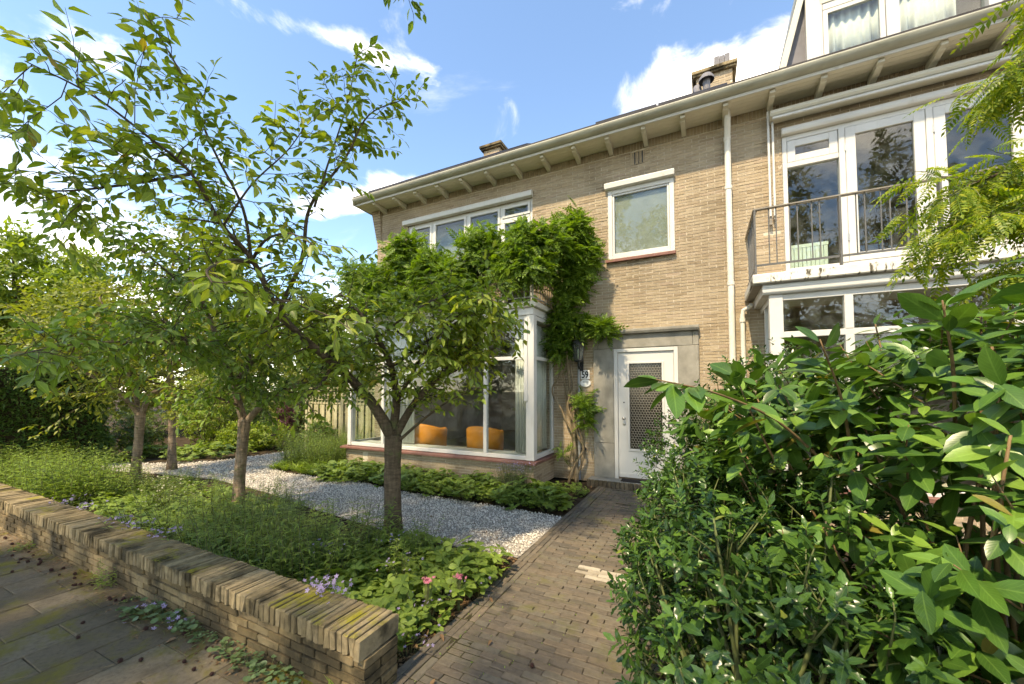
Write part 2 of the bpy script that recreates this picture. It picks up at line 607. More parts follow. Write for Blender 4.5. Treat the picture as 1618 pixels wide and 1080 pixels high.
M['slate'] = plain_mat('grey dormer cheek', (0.16, 0.155, 0.165), 0.7, 0.15, 4.0)
M['bulb'] = plain_mat('pale lamp bulb', (0.75, 0.70, 0.50), 0.3, 0.05)
M['enamel'] = plain_mat('white enamel', (0.80, 0.80, 0.77), 0.25, 0.03)
M['ink'] = plain_mat('black enamel', (0.02, 0.02, 0.022), 0.3, 0.05)
M['lattice'] = plain_mat('grey lattice', (0.26, 0.24, 0.19), 0.5, 0.15, 20.0)
M['darkglass'] = plain_mat('dark door glass', (0.035, 0.030, 0.022), 0.12, 0.3, 5.0, spec=0.5)
M['fence'] = pieces_mat('weathered pale fence wood', [(0.0, (0.36, 0.32, 0.185)), (1.0, (0.50, 0.45, 0.28))], nscale=8.0, mottle=0.4, bump=0.3)
M['glass'] = glass_mat('window glass')
M['lampglass'] = glass_mat('lantern glass', (0.55, 0.62, 0.58), 0.2)
M['asphalt'] = plain_mat('asphalt', (0.05, 0.05, 0.05), 0.95, 0.3, 50.0, 0.6, 0.1)
M['bark'] = None


def bark_mat(name, c1, c2, band=True):
    t = NT(name)
    n = t.noise(1.0, 6.0, sc=(9, 9, 40) if band else (26, 26, 5), rough=0.65)
    c = t.ramp(n, [(0.25, c1), (0.55, c2), (0.85, tuple(min(1, x * 1.5) for x in c2))])
    c = t.mix(0.6, c, t.ramp(t.noise(4.0, 5.0), [(0.3, (0.5, 0.5, 0.45)), (0.7, (1.25, 1.2, 1.15))]), 'MULTIPLY')
    rid = t.noise(1.0, 6.0, sc=(38, 38, 4.5), rough=0.7)
    c = t.mix(0.55, c, t.ramp(rid, [(0.35, (0.45, 0.42, 0.4)), (0.55, (1.0, 1.0, 1.0)), (0.75, (1.3, 1.28, 1.22))]), 'MULTIPLY')
    c = t.mix(t.step(t.noise(5.0, 6.0, rough=0.7), 0.55, 0.68), c, (0.11, 0.12, 0.05))
    t.bump(t.math('ADD', n, t.math('MULTIPLY', rid, 1.3)), 1.0, 0.02)
    return t.done(c, 0.85, 0.2)


M['bark'] = bark_mat('cherry bark', (0.062, 0.046, 0.030), (0.150, 0.115, 0.078))
M['bark_pale'] = bark_mat('pale cherry bark', (0.16, 0.115, 0.080), (0.33, 0.25, 0.18))
M['twig'] = plain_mat('twig bark', (0.072, 0.055, 0.035), 0.85, 0.3, 20.0, 0.3, 0.2)
M['vine'] = bark_mat('wisteria bark', (0.13, 0.095, 0.055), (0.33, 0.26, 0.17), False)
M['stem_green'] = plain_mat('green stem', (0.10, 0.12, 0.04), 0.7, 0.3, 20.0)
M['stem_brown'] = plain_mat('brown shrub stem', (0.16, 0.10, 0.045), 0.7, 0.3, 20.0)

# ------------------------------------------------------------------ ground, pavement, path
GZ = -0.035
mk('ground', [(-220, -200, GZ), (200, -200, GZ), (200, 260, GZ), (-220, 260, GZ)], [[(0, 1, 2, 3)]], M['soil'], kind='structure')
mk('road', [(-80, -9.0, GZ + 0.006), (80, -9.0, GZ + 0.006), (80, -2.4, GZ + 0.006), (-80, -2.4, GZ + 0.006)], [[(0, 1, 2, 3)]], M['asphalt'], kind='structure')
pave = MB().box(-30, 14, -2.4, 1.60, -0.12, -0.016).build('pavement', M['joint'], kind='structure')
path = MB().box(-1.66, -0.08, 1.60, 6.74, -0.10, -0.014).build('path', M['joint'], kind='structure')

# paving slabs: columns of slabs running towards the wall, staggered
rg = np.random.default_rng(3)
SLAB = []
for k in range(3):
    V, q, t = chamfer_box(0.299, 0.449, 0.05, 0.004, 0.0016, rg)
    me = mesh_from('slab', V, [q, t])
    me.materials.append(M['slab'])
    SLAB.append(me)
far_sl = MB()
sl = []
for i in range(-38, 8):
    xc = -3.35 + 0.302 * i
    for j in range(-8, 6):
        yc = 1.46 - 0.452 * j - (0.226 if i % 2 else 0.0) - 0.113
        if yc > 1.66 or yc < -2.1:
            continue
        sl.append((xc, yc, rg.normal(0, 0.0015), rg.normal(0, 0.006), rg.normal(0, 0.004), rg.normal(0, 0.008)))
P = np.array([(a, b, 0) for a, b, *_ in sl])
_, _, dep, ok = seen(P)
for (xc, yc, dzz, rx, ry, rz), o_, d_ in zip(sl, ok, dep):
    if o_ or (xc > -9 and yc > 0.2):
        o = bpy.data.objects.new('slab', SLAB[rg.integers(3)])
        put(o, pave, (xc, yc, -0.05 + dzz))
        o.rotation_euler = (rx * 0.6, ry * 0.6, rz)
    else:
        V, q, t = chamfer_box(0.296, 0.446, 0.05, 0.006)
        far_sl.add(V + np.array((xc, yc, -0.05 + dzz)), q, t)
far_sl.build('slab_field', M['slab'], pave, kind='stuff')

# clay pavers, long side across the path, with two edging courses on each side
PAV = []
for k in range(5):
    V, q, t = chamfer_box(0.203, 0.0495, 0.055, 0.004, 0.0013, rg)
    PAV.append((V, q, t))
pav = []
y = 1.64
r = 0
while y < 6.70:
    x = -1.50 + (0.104 if r % 2 else 0.0)
    if r % 2:
        pav.append((-1.447, y, 0.48, 0.0))
    while x + 0.2 < -0.20:
        pav.append((x + 0.104, y, 1.0, 0.0))
        x += 0.208
    y += 0.0545
    r += 1
for ex in (-1.528, -1.583, -1.638, -0.16, -0.105):
    y = 1.62
    while y < 6.72:
        pav.append((ex, y + 0.1, 1.0, math.pi / 2))
        y += 0.209
pp = np.array([(a, b, 0.0) for a, b, *_ in pav])
sx, sy, dep, ok = seen(pp)
score = np.where(ok & (sx < 1010), 1.0 / dep, -1)
first = set(np.argsort(-score)[:300].tolist())
PAVM = []
for V, q, t in PAV:
    me = mesh_from('paver', V, [q, t])
    me.materials.append(M['paver'])
    PAVM.append(me)
PALE = mesh_from('paver', PAV[0][0], [PAV[0][1], PAV[0][2]])
PALE.materials.append(pieces_mat('pale paver', [(0.0, (0.30, 0.26, 0.20)), (1.0, (0.42, 0.375, 0.30))], mottle=0.4))
rest = MB()
for i, (x, y, s, rz) in enumerate(pav):
    k = int(rg.integers(5))
    dzz, a, b, c = rg.normal(0, 0.0025), rg.normal(0, 0.012), rg.normal(0, 0.008), rg.normal(0, 0.012)
    zz = -0.055 + dzz + 0.01 * math.sin(x * 3 + y * 1.3)
    pale = -0.99 < x < -0.4 and 3.42 < y < 3.62  # pavers in this small patch get a paler colour
    if i in first or pale:
        o = bpy.data.objects.new('paver', PALE if pale else PAVM[k])
        put(o, path, (x, y, zz), label='pale replacement paver' if pale else None)
        o.rotation_euler = (a, b, rz + c)
        o.scale = (s, 1, 1)
    else:
        V, q, t = PAV[k]
        ca, sa = math.cos(rz + c), math.sin(rz + c)
        W = V * np.array((s, 1, 1))
        W = np.stack([W[:, 0] * ca - W[:, 1] * sa + x, W[:, 0] * sa + W[:, 1] * ca + y, W[:, 2] + zz + W[:, 1] * a], 1)
        rest.add(W, q, t)
rest.build('paver_field', M['paver'], path, kind='stuff')

# gravel garden strip
GP = np.array([(-1.69, 3.58), (-1.69, 4.94), (-2.6, 4.98), (-3.7, 4.98), (-4.6, 5.02), (-5.8, 5.22), (-6.7, 5.10), (-7.6, 5.10), (-8.25, 5.31), (-8.75, 5.9), (-8.9, 6.5), (-9.3, 7.4),
               (-10.2, 7.6), (-10.1, 6.4), (-10.15, 5.7), (-10.3, 5.1), (-11.2, 4.4), (-12.2, 3.9), (-11.2, 3.55), (-9.8, 3.9), (-8.2, 4.15), (-6.4, 4.0), (-5.0, 3.75), (-3.1, 3.52), (-2.1, 3.54)])


def inside(poly, P):
    x, y = P[:, 0], P[:, 1]
    c = np.zeros(len(P), bool)
    j = len(poly) - 1
    for i in range(len(poly)):
        xi, yi = poly[i]
        xj, yj = poly[j]
        c ^= ((yi > y) != (yj > y)) & (x < (xj - xi) * (y - yi) / (yj - yi + 1e-12) + xi)
        j = i
    return c


def poly_sheet(name, poly, z, mat, **kw):
    import mathutils
    tris = mathutils.geometry.tessellate_polygon([[Vector((x, y, 0)) for x, y in poly]])
    return mk(name, [(x, y, z) for x, y in poly], [np.array(tris)], mat, **kw)


gb = poly_sheet('gravel_bed', GP, GZ + 0.012, M['gravel_bed'], kind='structure')
g1 = rg.uniform((-12.3, 3.4), (-1.6, 7.7), (84000, 2))
g1 = g1[inside(GP, g1)]
keep = rg.random(len(g1)) < np.clip(np.where(g1[:, 0] > -5, 1.0, np.exp((g1[:, 0] + 5) * 0.22)), 0.25, 1)
g1 = g1[keep]
n = len(g1)
OCT = np.array([(1, 0, 0), (0, 1, 0), (-1, 0, 0), (0, -1, 0), (0.1, 0.1, 0.8), (0, -0.1, -0.6), (0.62, 0.66, 0.25), (-0.6, -0.62, 0.3)])
OCF = np.array([(0, 6, 4), (6, 1, 4), (1, 2, 4), (2, 7, 4), (7, 3, 4), (3, 0, 4), (6, 0, 5), (1, 6, 5), (2, 1, 5), (7, 2, 5), (3, 7, 5), (0, 3, 5)])
rs = rg.uniform(0.006, 0.0135, n) * np.clip(1 + (-g1[:, 0] - 5) * 0.09, 1, 1.6)
A = rg.normal(0, 1, (n, 3, 3))
A, _ = np.linalg.qr(A)
A = A * (rs[:, None, None]) * rg.uniform(0.6, 1.2, (n, 1, 3))
V = np.einsum('nij,kj->nki', A, OCT) + np.concatenate([g1, (GZ + 0.018 + rg.uniform(0, 0.012, n))[:, None]], 1)[:, None, :]
F = (OCF[None] + (np.arange(n) * 8)[:, None, None]).reshape(-1, 3)
mk('gravel', V.reshape(-1, 3), [F], M['gravel'], kind='stuff', label='white crushed stone gravel across the front garden')

# ------------------------------------------------------------------ brick walls with openings
UB = mesh_from('brick', [(-.5, -.5, -.5), (.5, -.5, -.5), (.5, .5, -.5), (-.5, .5, -.5), (-.5, -.5, .5), (.5, -.5, .5), (.5, .5, .5), (-.5, .5, .5)], [BOXF])
UB.materials.append(M['brick'])


def subtract(iv, a, b):
    out = []
    for p, q in iv:
        if b <= p or a >= q:
            out.append((p, q))
        else:
            if a > p:
                out.append((p, a))
            if b < q:
                out.append((b, q))
    return out


def brick_rows(x0, x1, z0, z1, openings, course=0.0500, length=0.216, joint=0.0085, seed=1):
    """running bond bricks as (x0,x1,z0,z1)"""
    rr = np.random.default_rng(seed)
    out = []
    k = 0
    z = z0
    while z + course * 0.6 < z1:
        za, zb = z, min(z + course - joint, z1)
        iv = [(x0, x1)]
        for (a, b, c, d) in openings:
            ov = min(zb, d) - max(za, c)
            if ov > 0.3 * (zb - za):
                iv = subtract(iv, a, b)
        off = (0.5 if k % 2 else 0.0) * length
        i0 = math.floor((x0 - off) / length) - 1
        for i in range(i0, i0 + int((x1 - x0) / length) + 4):
            a = i * length + off + rr.normal(0, 0.002)
            b = a + length - joint
            for p, q in iv:
                c, d = max(a, p), min(b, q)
                if d - c > 0.03:
                    out.append((c, d, za + rr.normal(0, 0.0007), zb + rr.normal(0, 0.0007)))
        z += course
        k += 1
    return out


def brick_face(parent, bricks, axis, plane, sign, nparts, depth=0.03, proud=0.0055, seed=5, mat=None):
    """lay bricks on a wall; axis 1: wall across Y, 0: wall across X. sign is the outward direction"""
    rr = np.random.default_rng(seed)
    mat = mat or M['brick']
    C, S = [], []
    for a, b, c, d in bricks:
        pr = proud + rr.normal(0, 0.0018)
        mid = plane + sign * (pr - depth / 2)
        if axis == 1:
            C.append(((a + b) / 2, mid, (c + d) / 2))
            S.append((b - a, depth, d - c))
        else:
            C.append((mid, (a + b) / 2, (c + d) / 2))
            S.append((depth, b - a, d - c))
    C, S = np.array(C), np.array(S)
    sx, sy, dep, ok = seen(C)
    vis = ok & (sy < 600)
    sc = np.where(vis, S.max(1) / np.maximum(dep, 0.1), -1)
    ids = np.argsort(-sc)[:nparts]
    ids = ids[sc[ids] > 0]
    pick = np.zeros(len(C), bool)
    pick[ids] = True
    if mat is M['brick']:
        um = UB
    else:
        um = UB.copy()
        um.materials.clear()
        um.materials.append(mat)
    for i in ids:
        o = bpy.data.objects.new('brick', um)
        put(o, parent, C[i])
        o.scale = tuple(S[i])
        o.rotation_euler = (rr.normal(0, 0.004), rr.normal(0, 0.004), rr.normal(0, 0.004))
    R_ = ~pick
    n = R_.sum()
    if n:
        cube = np.array([(-.5, -.5, -.5), (.5, -.5, -.5), (.5, .5, -.5), (-.5, .5, -.5), (-.5, -.5, .5), (.5, -.5, .5), (.5, .5, .5), (-.5, .5, .5)])
        V = cube[None] * S[R_][:, None, :] + C[R_][:, None, :] + rr.normal(0, 0.0011, (n, 8, 3))
        F = (BOXF[None] + (np.arange(n) * 8)[:, None, None]).reshape(-1, 4)
        mk('brickwork', V.reshape(-1, 3), [F], mat, parent, kind='stuff')


def solid_wall(mb, x0, x1, y0, y1, z0, z1, openings):
    xs = sorted({x0, x1, *[min(max(v, x0), x1) for o in openings for v in o[:2]]})
    zs = sorted({z0, z1, *[min(max(v, z0), z1) for o in openings for v in o[2:]]})
    for i in range(len(xs) - 1):
        for j in range(len(zs) - 1):
            cx, cz = (xs[i] + xs[i + 1]) / 2, (zs[j] + zs[j + 1]) / 2
            if any(a < cx < b and c < cz < d for a, b, c, d in openings):
                continue
            mb.box(xs[i], xs[i + 1], y0, y1, zs[j], zs[j + 1])


def frame_bars(mb, x0, x1, z0, z1, y0, y1, w, bottom=None):
    mb.box(x0, x0 + w, y0, y1, z0, z1)
    mb.box(x1 - w, x1, y0, y1, z0, z1)
    mb.box(x0 + w, x1 - w, y0 + 0.001, y1, z1 - w, z1)
    mb.box(x0 + w, x1 - w, y0 + 0.001, y1, z0, z0 + (bottom or w))


def sash(parent, x0, x1, z0, z1, y, w=0.05, name='sash', mat=None):
    """an opening light: its own frame with a pane"""
    m = MB()
    frame_bars(m, x0, x1, z0, z1, y, y + 0.045, w)
    s = m.build(name, mat or M['white'], parent, bevel=0.004)
    return s


def pane(parent, x0, x1, z0, z1, y):
    return MB().box(x0, x1, y, y + 0.006, z0, z1).build('pane', M['glass'], parent)


def pane_x(parent, x, y0, y1, z0, z1):
    return MB().box(x - 0.003, x + 0.003, y0, y1, z0, z1).build('pane', M['glass'], parent)


YF = 7.0           # facade
EAVE = 6.0         # soffit height
OPEN59 = [(-6.17, -2.99, 4.20, 5.46), (-3.70, -2.99, 3.20, 4.21), (-1.51, -0.395, 3.955, 5.235), (-1.43, -0.383, 0.0, 2.36), (-6.70, -2.70, 0.40, 2.90),
          (-1.79, -0.07, 0.0, 2.67)]
house = thing('terraced_house', 'yellow brick terraced house with white front door 59 and wisteria on its bay', 'house', (-3.4, 7.0, 0.0))
w = MB()
hole = OPEN59[:3] + [(-1.43, -0.383, 0.0, 2.36), (-6.70, -2.70, 0.40, 2.90)]
solid_wall(w, -7.11, 0.45, YF, YF + 0.28, 0.0, EAVE + 0.02, hole)
w.box(-7.11, -6.83, YF + 0.28, 13.0, 0.0, EAVE)
solid_wall(w, -7.11, 0.45, 13.0, 13.25, 0.0, EAVE, [(-4.4, -3.3, 1.0, 2.3)])  # rear opening added to let daylight into the bay room
w.box(0.25, 0.45, YF + 0.28, 13.0, 0.0, EAVE)
wall59 = w.build('wall', M['mortar'], house)
rows = brick_rows(-7.11, 0.447, 0.004, 5.845, OPEN59 + [(-1.1, -0.86, 5.60, 5.83)], seed=11)
brick_face(house, rows, 1, YF, -1, 300, seed=21)
# soldier course under the eaves, vent slots
def soldiers(parent, x0, x1, z0, z1, seed, nparts):
    rr = np.random.default_rng(seed)
    out = []
    x = x0
    while x + 0.042 < x1:
        out.append((x, x + 0.042, z0 + rr.normal(0, 0.001), z1 + rr.normal(0, 0.001)))
        x += 0.0505
    brick_face(parent, out, 1, YF, -1, nparts, proud=0.011, seed=seed + 1)
soldiers(house, -7.1, 0.44, 5.862, 5.99, 31, 0)
soldiers(house, -1.105, -0.86, 5.60, 5.83, 33, 0)
vent = MB()
for k in range(3):
    vent.box(-1.055 + k * 0.0655 + 0.02, -1.04 + k * 0.0655 + 0.02, YF - 0.014, YF + 0.01, 5.61, 5.82)
vent.build('air_vent', M['ink'], house)
# corner corbel at the end of the wall
cb = MB()
for k in range(12):
    e = 0.012 * k
    cb.box(-7.12 - e, -6.98, YF - 0.02 - 0.004 * k, YF + 0.3, 5.22 + 0.0645 * k, 5.275 + 0.0645 * k)
cb.build('corner_corbel', M['brick'], house)
sidebr = brick_rows(YF, 13.0, 0.004, 5.13, [], seed=14)
brick_face(house, sidebr, 0, -7.11, -1, 0, seed=22)

# interior shell
inn = MB()
inn.box(-6.83, 0.25, YF + 0.28, 13.0, 2.95, 3.1)
inn.box(-6.83, 0.25, YF + 0.28, 13.0, 5.70, 5.76)
inn.box(-6.83, 0.25, 10.6, 10.7, 3.1, 5.7)
inn.box(-1.95, -1.87, YF + 0.28, 10.6, 0.14, 5.7)
inn.build('interior_wall', M['plaster'], house)
fl = MB().box(-6.83, 0.25, YF - 0.9 + 0.9, 13.0, 0.02, 0.14)
fl.box(-6.66, -2.74, 6.12, YF, 0.02, 0.139)
fl.build('interior_floor', M['floorwood'], house)


# ---- eaves: soffit boards, brackets, gutter, roof
def eaves(parent, x0, x1, brackets, end=False):
    for k in range(5):
        y0 = 6.56 + k * 0.088
        MB().box(x0, x1, y0, y0 + 0.083, EAVE, EAVE + 0.022).build('soffit_board', M['boards'], parent)
    MB().box(x0, x1, 6.535, 6.556, EAVE - 0.012, EAVE + 0.05).build('fascia_strip', M['white'], parent)
    for bx in brackets:
        poly = [(6.585, 5.998), (6.585, 5.945), (6.65, 5.94), (6.66, 5.925), (6.985, 5.872), (6.985, 5.998)]
        MB().prism(poly, 0, bx - 0.035, bx + 0.035).build('bracket', M['cream'], parent, bevel=0.004)
    g = MB()
    prof = [(6.535, 6.03), (6.50, 6.034), (6.465, 6.048), (6.437, 6.074), (6.424, 6.11), (6.42, 6.125), (6.43, 6.135), (6.442, 6.125), (6.446, 6.112), (6.456, 6.085), (6.48, 6.062), (6.52, 6.05), (6.535, 6.05)]
    V = [(x, a, b) for x in (x0, x1) for a, b in prof]
    n = len(prof)
    g.add(V, [(i, i + 1, n + i + 1, n + i) for i in range(n - 1)])
    g.build('gutter', M['zinc'], parent, smooth=True)


BR = [-6.83 + 0.6 * k for k in range(18)]
eaves(house, -7.36, 0.449, [b for b in BR if b < 0.45])
MB().box(-7.36, -7.0, 7.0, 7.6, EAVE, EAVE + 0.022).build('soffit_board', M['boards'], house)
MB().box(-7.385, -7.362, 6.46, 9.5, EAVE - 0.01, EAVE + 0.13).build('fascia_strip', M['zinc'], house)


def roof_slab(parent, x0, x1, mat):
    # 29 degrees, from above the gutter to the ridge and down behind
    r = MB()
    a = math.tan(rad(29))
    y0, z0, yr = 6.47, 6.14, 10.6
    zr = z0 + (yr - y0) * a
    r.add([(x0, y0, z0), (x1, y0, z0), (x1, yr, zr), (x0, yr, zr), (x0, y0, z0 + .05), (x1, y0, z0 + .05), (x1, yr, zr + .05), (x0, yr, zr + .05)], BOXF)
    r.add([(x0, yr, zr), (x1, yr, zr), (x1, 14.2, z0), (x0, 14.2, z0), (x0, yr, zr + .05), (x1, yr, zr + .05), (x1, 14.2, z0 + .05), (x0, 14.2, z0 + .05)], BOXF)
    o = r.build('roof', mat, parent)
    return o


roof59 = roof_slab(house, -7.38, 0.449, M['roof'])
ta = math.tan(rad(29))
for xa, xb in ((-7.02, -6.02), (-5.99, -4.99), (-4.96, -3.96), (-3.93, -2.93), (-1.62, -0.62), (-0.59, 0.40)):
    p = MB()
    y0, y1 = 6.60, 8.1
    z0 = 6.155 + (y0 - 6.47) * ta + 0.05
    z1 = z0 + (y1 - y0) * ta
    p.add([(xa, y0, z0), (xb, y0, z0), (xb, y1, z1), (xa, y1, z1), (xa, y0, z0 + .035), (xb, y0, z0 + .035), (xb, y1, z1 + .035), (xa, y1, z1 + .035)], BOXF)
    p.build('solar_panel', M['panel'], house)


def chimney(parent, x0, x1, y0, y1, z0, z1, seed):
    c = MB().box(x0, x1, y0, y1, z0, z1).build('chimney', M['mortar'], parent)
    rr = brick_rows(x0, x1, z1 - 1.4, z1, [], seed=seed)
    brick_face(c, rr, 1, y0, -1, 0, seed=seed)
    rr = brick_rows(y0, y1, z1 - 1.4, z1, [], seed=seed)
    brick_face(c, rr, 0, x1, 1, 0, seed=seed)
    brick_face(c, rr, 0, x0, -1, 0, seed=seed)
    cap = MB().box(x0 - .07, x1 + .07, y0 - .07, y1 + .07, z1, z1 + 0.05)
    cap.box(x0 - .10, x1 + .10, y0 - .10, y1 + .10, z1 + .05, z1 + 0.13)
    cap.build('cap', M['wall_brick'], c, bevel=0.01)
    return c


chimney(roof59, -5.52, -5.02, 9.4, 9.95, 7.4, 8.42, 51)
ch2 = chimney(roof59, -0.03, 0.68, 9.6, 10.3, 7.6, 8.72, 52)
cw = MB()
cw.lathe([(0.10, 8.85), (0.10, 9.02), (0.13, 9.05), (0.09, 9.11), (0.0, 9.13)], 0.12, 9.95, 14)
cw.build('cowl', M['slate'], ch2)
cw = MB()
for k in range(3):
    cw.box(0.34 + k * 0.105, 0.44 + k * 0.105, 9.72 + 0.02 * (k % 2), 9.95, 8.85, 9.19)
cw.build('cowl', M['slate'], ch2)
cw = MB().lathe([(0.07, 7.6), (0.07, 8.15), (0.07, 8.17)], 0.16, 8.9, 14)
cw.lathe([(0.15, 8.10), (0.145, 8.15), (0.10, 8.22), (0.05, 8.25), (0.0, 8.255)], 0.16, 8.9, 14)
cw.tube([(0.06, 8.95, 7.7), (0.0, 9.0, 7.95), (-0.02, 9.05, 8.12)], 0.08, 10)
cw.build('flue_pipe', M['slate'], roof59, smooth=True)
cw = MB().lathe([(0.03, 7.2), (0.03, 7.42), (0.09, 7.43), (0.10, 7.46), (0.05, 7.50), (0.0, 7.505)], -2.0, 8.4, 12)
cw.build('roof_vent', M['zinc'], roof59, smooth=True)


# ---- shutter boxes, first-floor windows
def shutter_box(parent, x0, x1, z0, z1):
    poly = [(YF + 0.01, z0), (YF - 0.085, z0 + 0.012), (YF - 0.095, z1 - 0.03), (YF - 0.06, z1), (YF + 0.01, z1)]
    return MB().prism(poly, 0, x0, x1).build('shutter_box', M['white'], parent, bevel=0.006)


wn1 = pgroup('window', house, (-4.58, 7.0, 4.2))
m = MB()
frame_bars(m, -6.165, -2.995, 4.205, 5.455, 7.03, 7.12, 0.055)
for a in (-5.48, -4.56, -3.73):
    m.box(a, a + 0.055, 7.029, 7.12, 4.26, 5.40)
m.box(-3.675, -3.05, 7.031, 7.12, 5.10, 5.155)
m.build('frame', M['white'], wn1, bevel=0.004)
for a, b, c, d in ((-6.11, -5.48, 4.26, 5.40), (-5.425, -4.56, 4.26, 5.40), (-4.505, -3.73, 4.26, 5.40), (-3.675, -3.05, 5.155, 5.40), (-3.675, -3.05, 4.26, 5.10)):
    sash(wn1, a + 0.004, b - 0.004, c + 0.004, d - 0.004, 7.015, 0.05)
    pane(wn1, a + 0.05, b - 0.05, c + 0.05, d - 0.05, 7.045)
shutter_box(wn1, -6.26, -2.98, 5.455, 5.585)
m = MB()
frame_bars(m, -3.695, -2.995, 3.205, 4.203, 7.03, 7.12, 0.055)
m.build('door_frame', M['white'], wn1)
pane(wn1, -3.64, -3.05, 3.26, 4.15, 7.05)
MB().box(-6.2, -3.70, 6.93, 7.03, 4.165, 4.203).build('sill', M['redsill'], wn1)
MB().box(-6.12, -3.05, 7.22, 7.24, 4.3, 5.4).build('roller_blind', M['blind'], wn1)

wn2 = pgroup('window', house, (-0.95, 7.0, 3.95))
m = MB()
frame_bars(m, -1.507, -0.398, 3.96, 5.23, 6.99, 7.09, 0.075)
m.build('frame', M['white'], wn2, bevel=0.005)
sash(wn2, -1.428, -0.477, 4.039, 5.151, 7.005, 0.032)
pane(wn2, -1.40, -0.505, 4.068, 5.123, 7.03)
shutter_box(wn2, -1.555, -0.385, 5.232, 5.362)
MB().box(-1.545, -0.385, 6.93, 7.05, 3.905, 3.957).build('sill', M['redsill'], wn2, bevel=0.004)
MB().box(-1.43, -0.47, 7.06, 7.065, 4.05, 5.14).build('roller_blind', M['blind'], wn2)

# ---- downpipes
def downpipe(parent, x, y, z0, z1, r, mat, swan=False, clips=()):
    d = MB()
    if swan:
        d.tube([(x, 6.49, 6.04), (x, 6.49, 5.99), (x, y - .02, 5.80), (x, y, 5.72), (x, y, z0)], r, 14)
    else:
        d.tube([(x, y, z1), (x, y, z0)], r, 12)
    for c in clips:
        d.tube([(x, y, c - .02), (x, y, c + .02)], r + 0.007, 14)
    return d.build('downpipe', mat, parent, smooth=False)


p = MB()
p.tube([(0.40, 6.80, 6.03), (0.40, 6.80, 5.86), (0.40, 6.88, 5.72), (0.40, 6.93, 5.6), (0.40, 6.93, 0.02)], 0.045, 16)
for c in (5.62, 4.83, 3.3, 1.4):
    p.tube([(0.40, 6.93, c - .03), (0.40, 6.93, c + .03)], 0.053, 16)
p.build('downpipe', M['pipe'], house)
downpipe(house, -2.06, 6.95, 0.02, 2.95, 0.022, M['greypipe'], clips=(2.4, 1.5, 0.6))

# ---- front door with stone surround
st = pgroup('door_surround', house, (-0.93, 7.0, 0.0))
for a, b, c, d in ((-1.79, -1.432, 0.10, 0.70), (-1.79, -1.432, 0.704, 2.362), (-0.381, -0.07, 0.10, 0.70), (-0.381, -0.07, 0.704, 2.362)):
    MB().box(a, b, 6.955, 7.1, c, d).build('jamb_stone', M['stone'], st, bevel=0.006)
MB().box(-1.70, -0.16, 6.957, 7.1, 2.366, 2.60).build('lintel_stone', M['stone'], st, bevel=0.006)
for a, b in ((-1.79, -1.703), (-0.157, -0.07)):
    MB().box(a, b, 6.955, 7.1, 2.366, 2.60).build('jamb_stone', M['stone'], st, bevel=0.006)
MB().prism([(6.88, 2.645), (6.90, 2.604), (7.05, 2.604), (7.05, 2.69), (6.88, 2.685)], 0, -1.80, -0.06).build('cap_stone', M['stone'], st, bevel=0.006)
MB().box(-1.86, -0.02, 6.74, 7.1, 0.0, 0.098).build('doorstep', M['stone'], st, bevel=0.01)
for k in range(26):
    MB().box(-1.86 + k * 0.0712, -1.86 + k * 0.0712 + 0.062, 6.70, 6.738, -0.03, 0.094).build('step_brick', M['slab'], st, bevel=0.004)
door = pgroup('door', house, (-0.9, 7.02, 0.14))
m = MB()
m.box(-1.43, -1.365, 6.965, 7.09, 0.10, 2.36)
m.box(-0.448, -0.383, 6.965, 7.09, 0.10, 2.36)
m.box(-1.365, -0.448, 6.966, 7.09, 2.295, 2.36)
m.build('frame', M['white'], door, bevel=0.005)
L0, L1, Z0, Z1 = -1.36, -0.453, 0.135, 2.29
G0, G1, H0, H1 = -1.17, -0.64, 0.62, 2.09
m = MB()
solid_wall(m, L0, L1, 6.995, 7.04, Z0, Z1, [(G0, G1, H0, H1)])
m.box(L0 + .01, L1 - .01, 6.975, 6.994, Z0, Z0 + .06)
m.build('door_leaf', M['white'], door)
m = MB()
frame_bars(m, G0 - .035, G1 + .035, H0 - .035, H1 + .035, 6.978, 6.996, 0.034)
m.build('moulding', M['white'], door, bevel=0.004)
MB().box(G0, G1, 7.022, 7.03, H0, H1).build('pane', M['darkglass'], door)
la = MB()
R_ = 0.030
for i in range(0, 13):
    for j in range(0, 36):
        cx = G0 + R_ * 0.87 + i * R_ * 1.732 * 0.87 + (R_ * 0.75 if j % 2 else 0)
        cz = H0 + 0.03 + j * R_ * 1.40
        if cx > G1 - 0.012 or cz > H1 - 0.012:
            continue
        ang = [math.pi / 6 + k * math.pi / 3 for k in range(6)]
        o_ = [(cx + R_ * 0.90 * math.cos(a), cz + R_ * 0.93 * math.sin(a)) for a in ang]
        i_ = [(cx + R_ * 0.76 * math.cos(a), cz + R_ * 0.78 * math.sin(a)) for a in ang]
        V = [(x, 7.008, z) for x, z in o_] + [(x, 7.008, z) for x, z in i_] + [(x, 7.021, z) for x, z in i_]
        q = [(k, (k + 1) % 6, 6 + (k + 1) % 6, 6 + k) for k in range(6)] + [(6 + k, 6 + (k + 1) % 6, 12 + (k + 1) % 6, 12 + k) for k in range(6)]
        la.add(V, q)
la.build('lattice', M['lattice'], door)
MB().lathe([(0.0, 0), (0.026, 0), (0.026, 0.008), (0.012, 0.012), (0.012, 0.035), (0.027, 0.045), (0.027, 0.065), (0.0, 0.07)], 0, 0, 16)
def yknob(name, x, z, prof, mat, parent, n=16):
    V, q = [], []
    for r_, d_ in prof:
        for k in range(n):
            a = 2 * math.pi * k / n
            V.append((x + r_ * math.cos(a), 6.995 - d_, z + r_ * math.sin(a)))
    for i in range(len(prof) - 1):
        for k in range(n):
            b = (k + 1) % n
            q.append((i * n + k, i * n + b, i * n + n + b, i * n + n + k))
    return mk(name, V, [q], mat, parent, smooth=True)
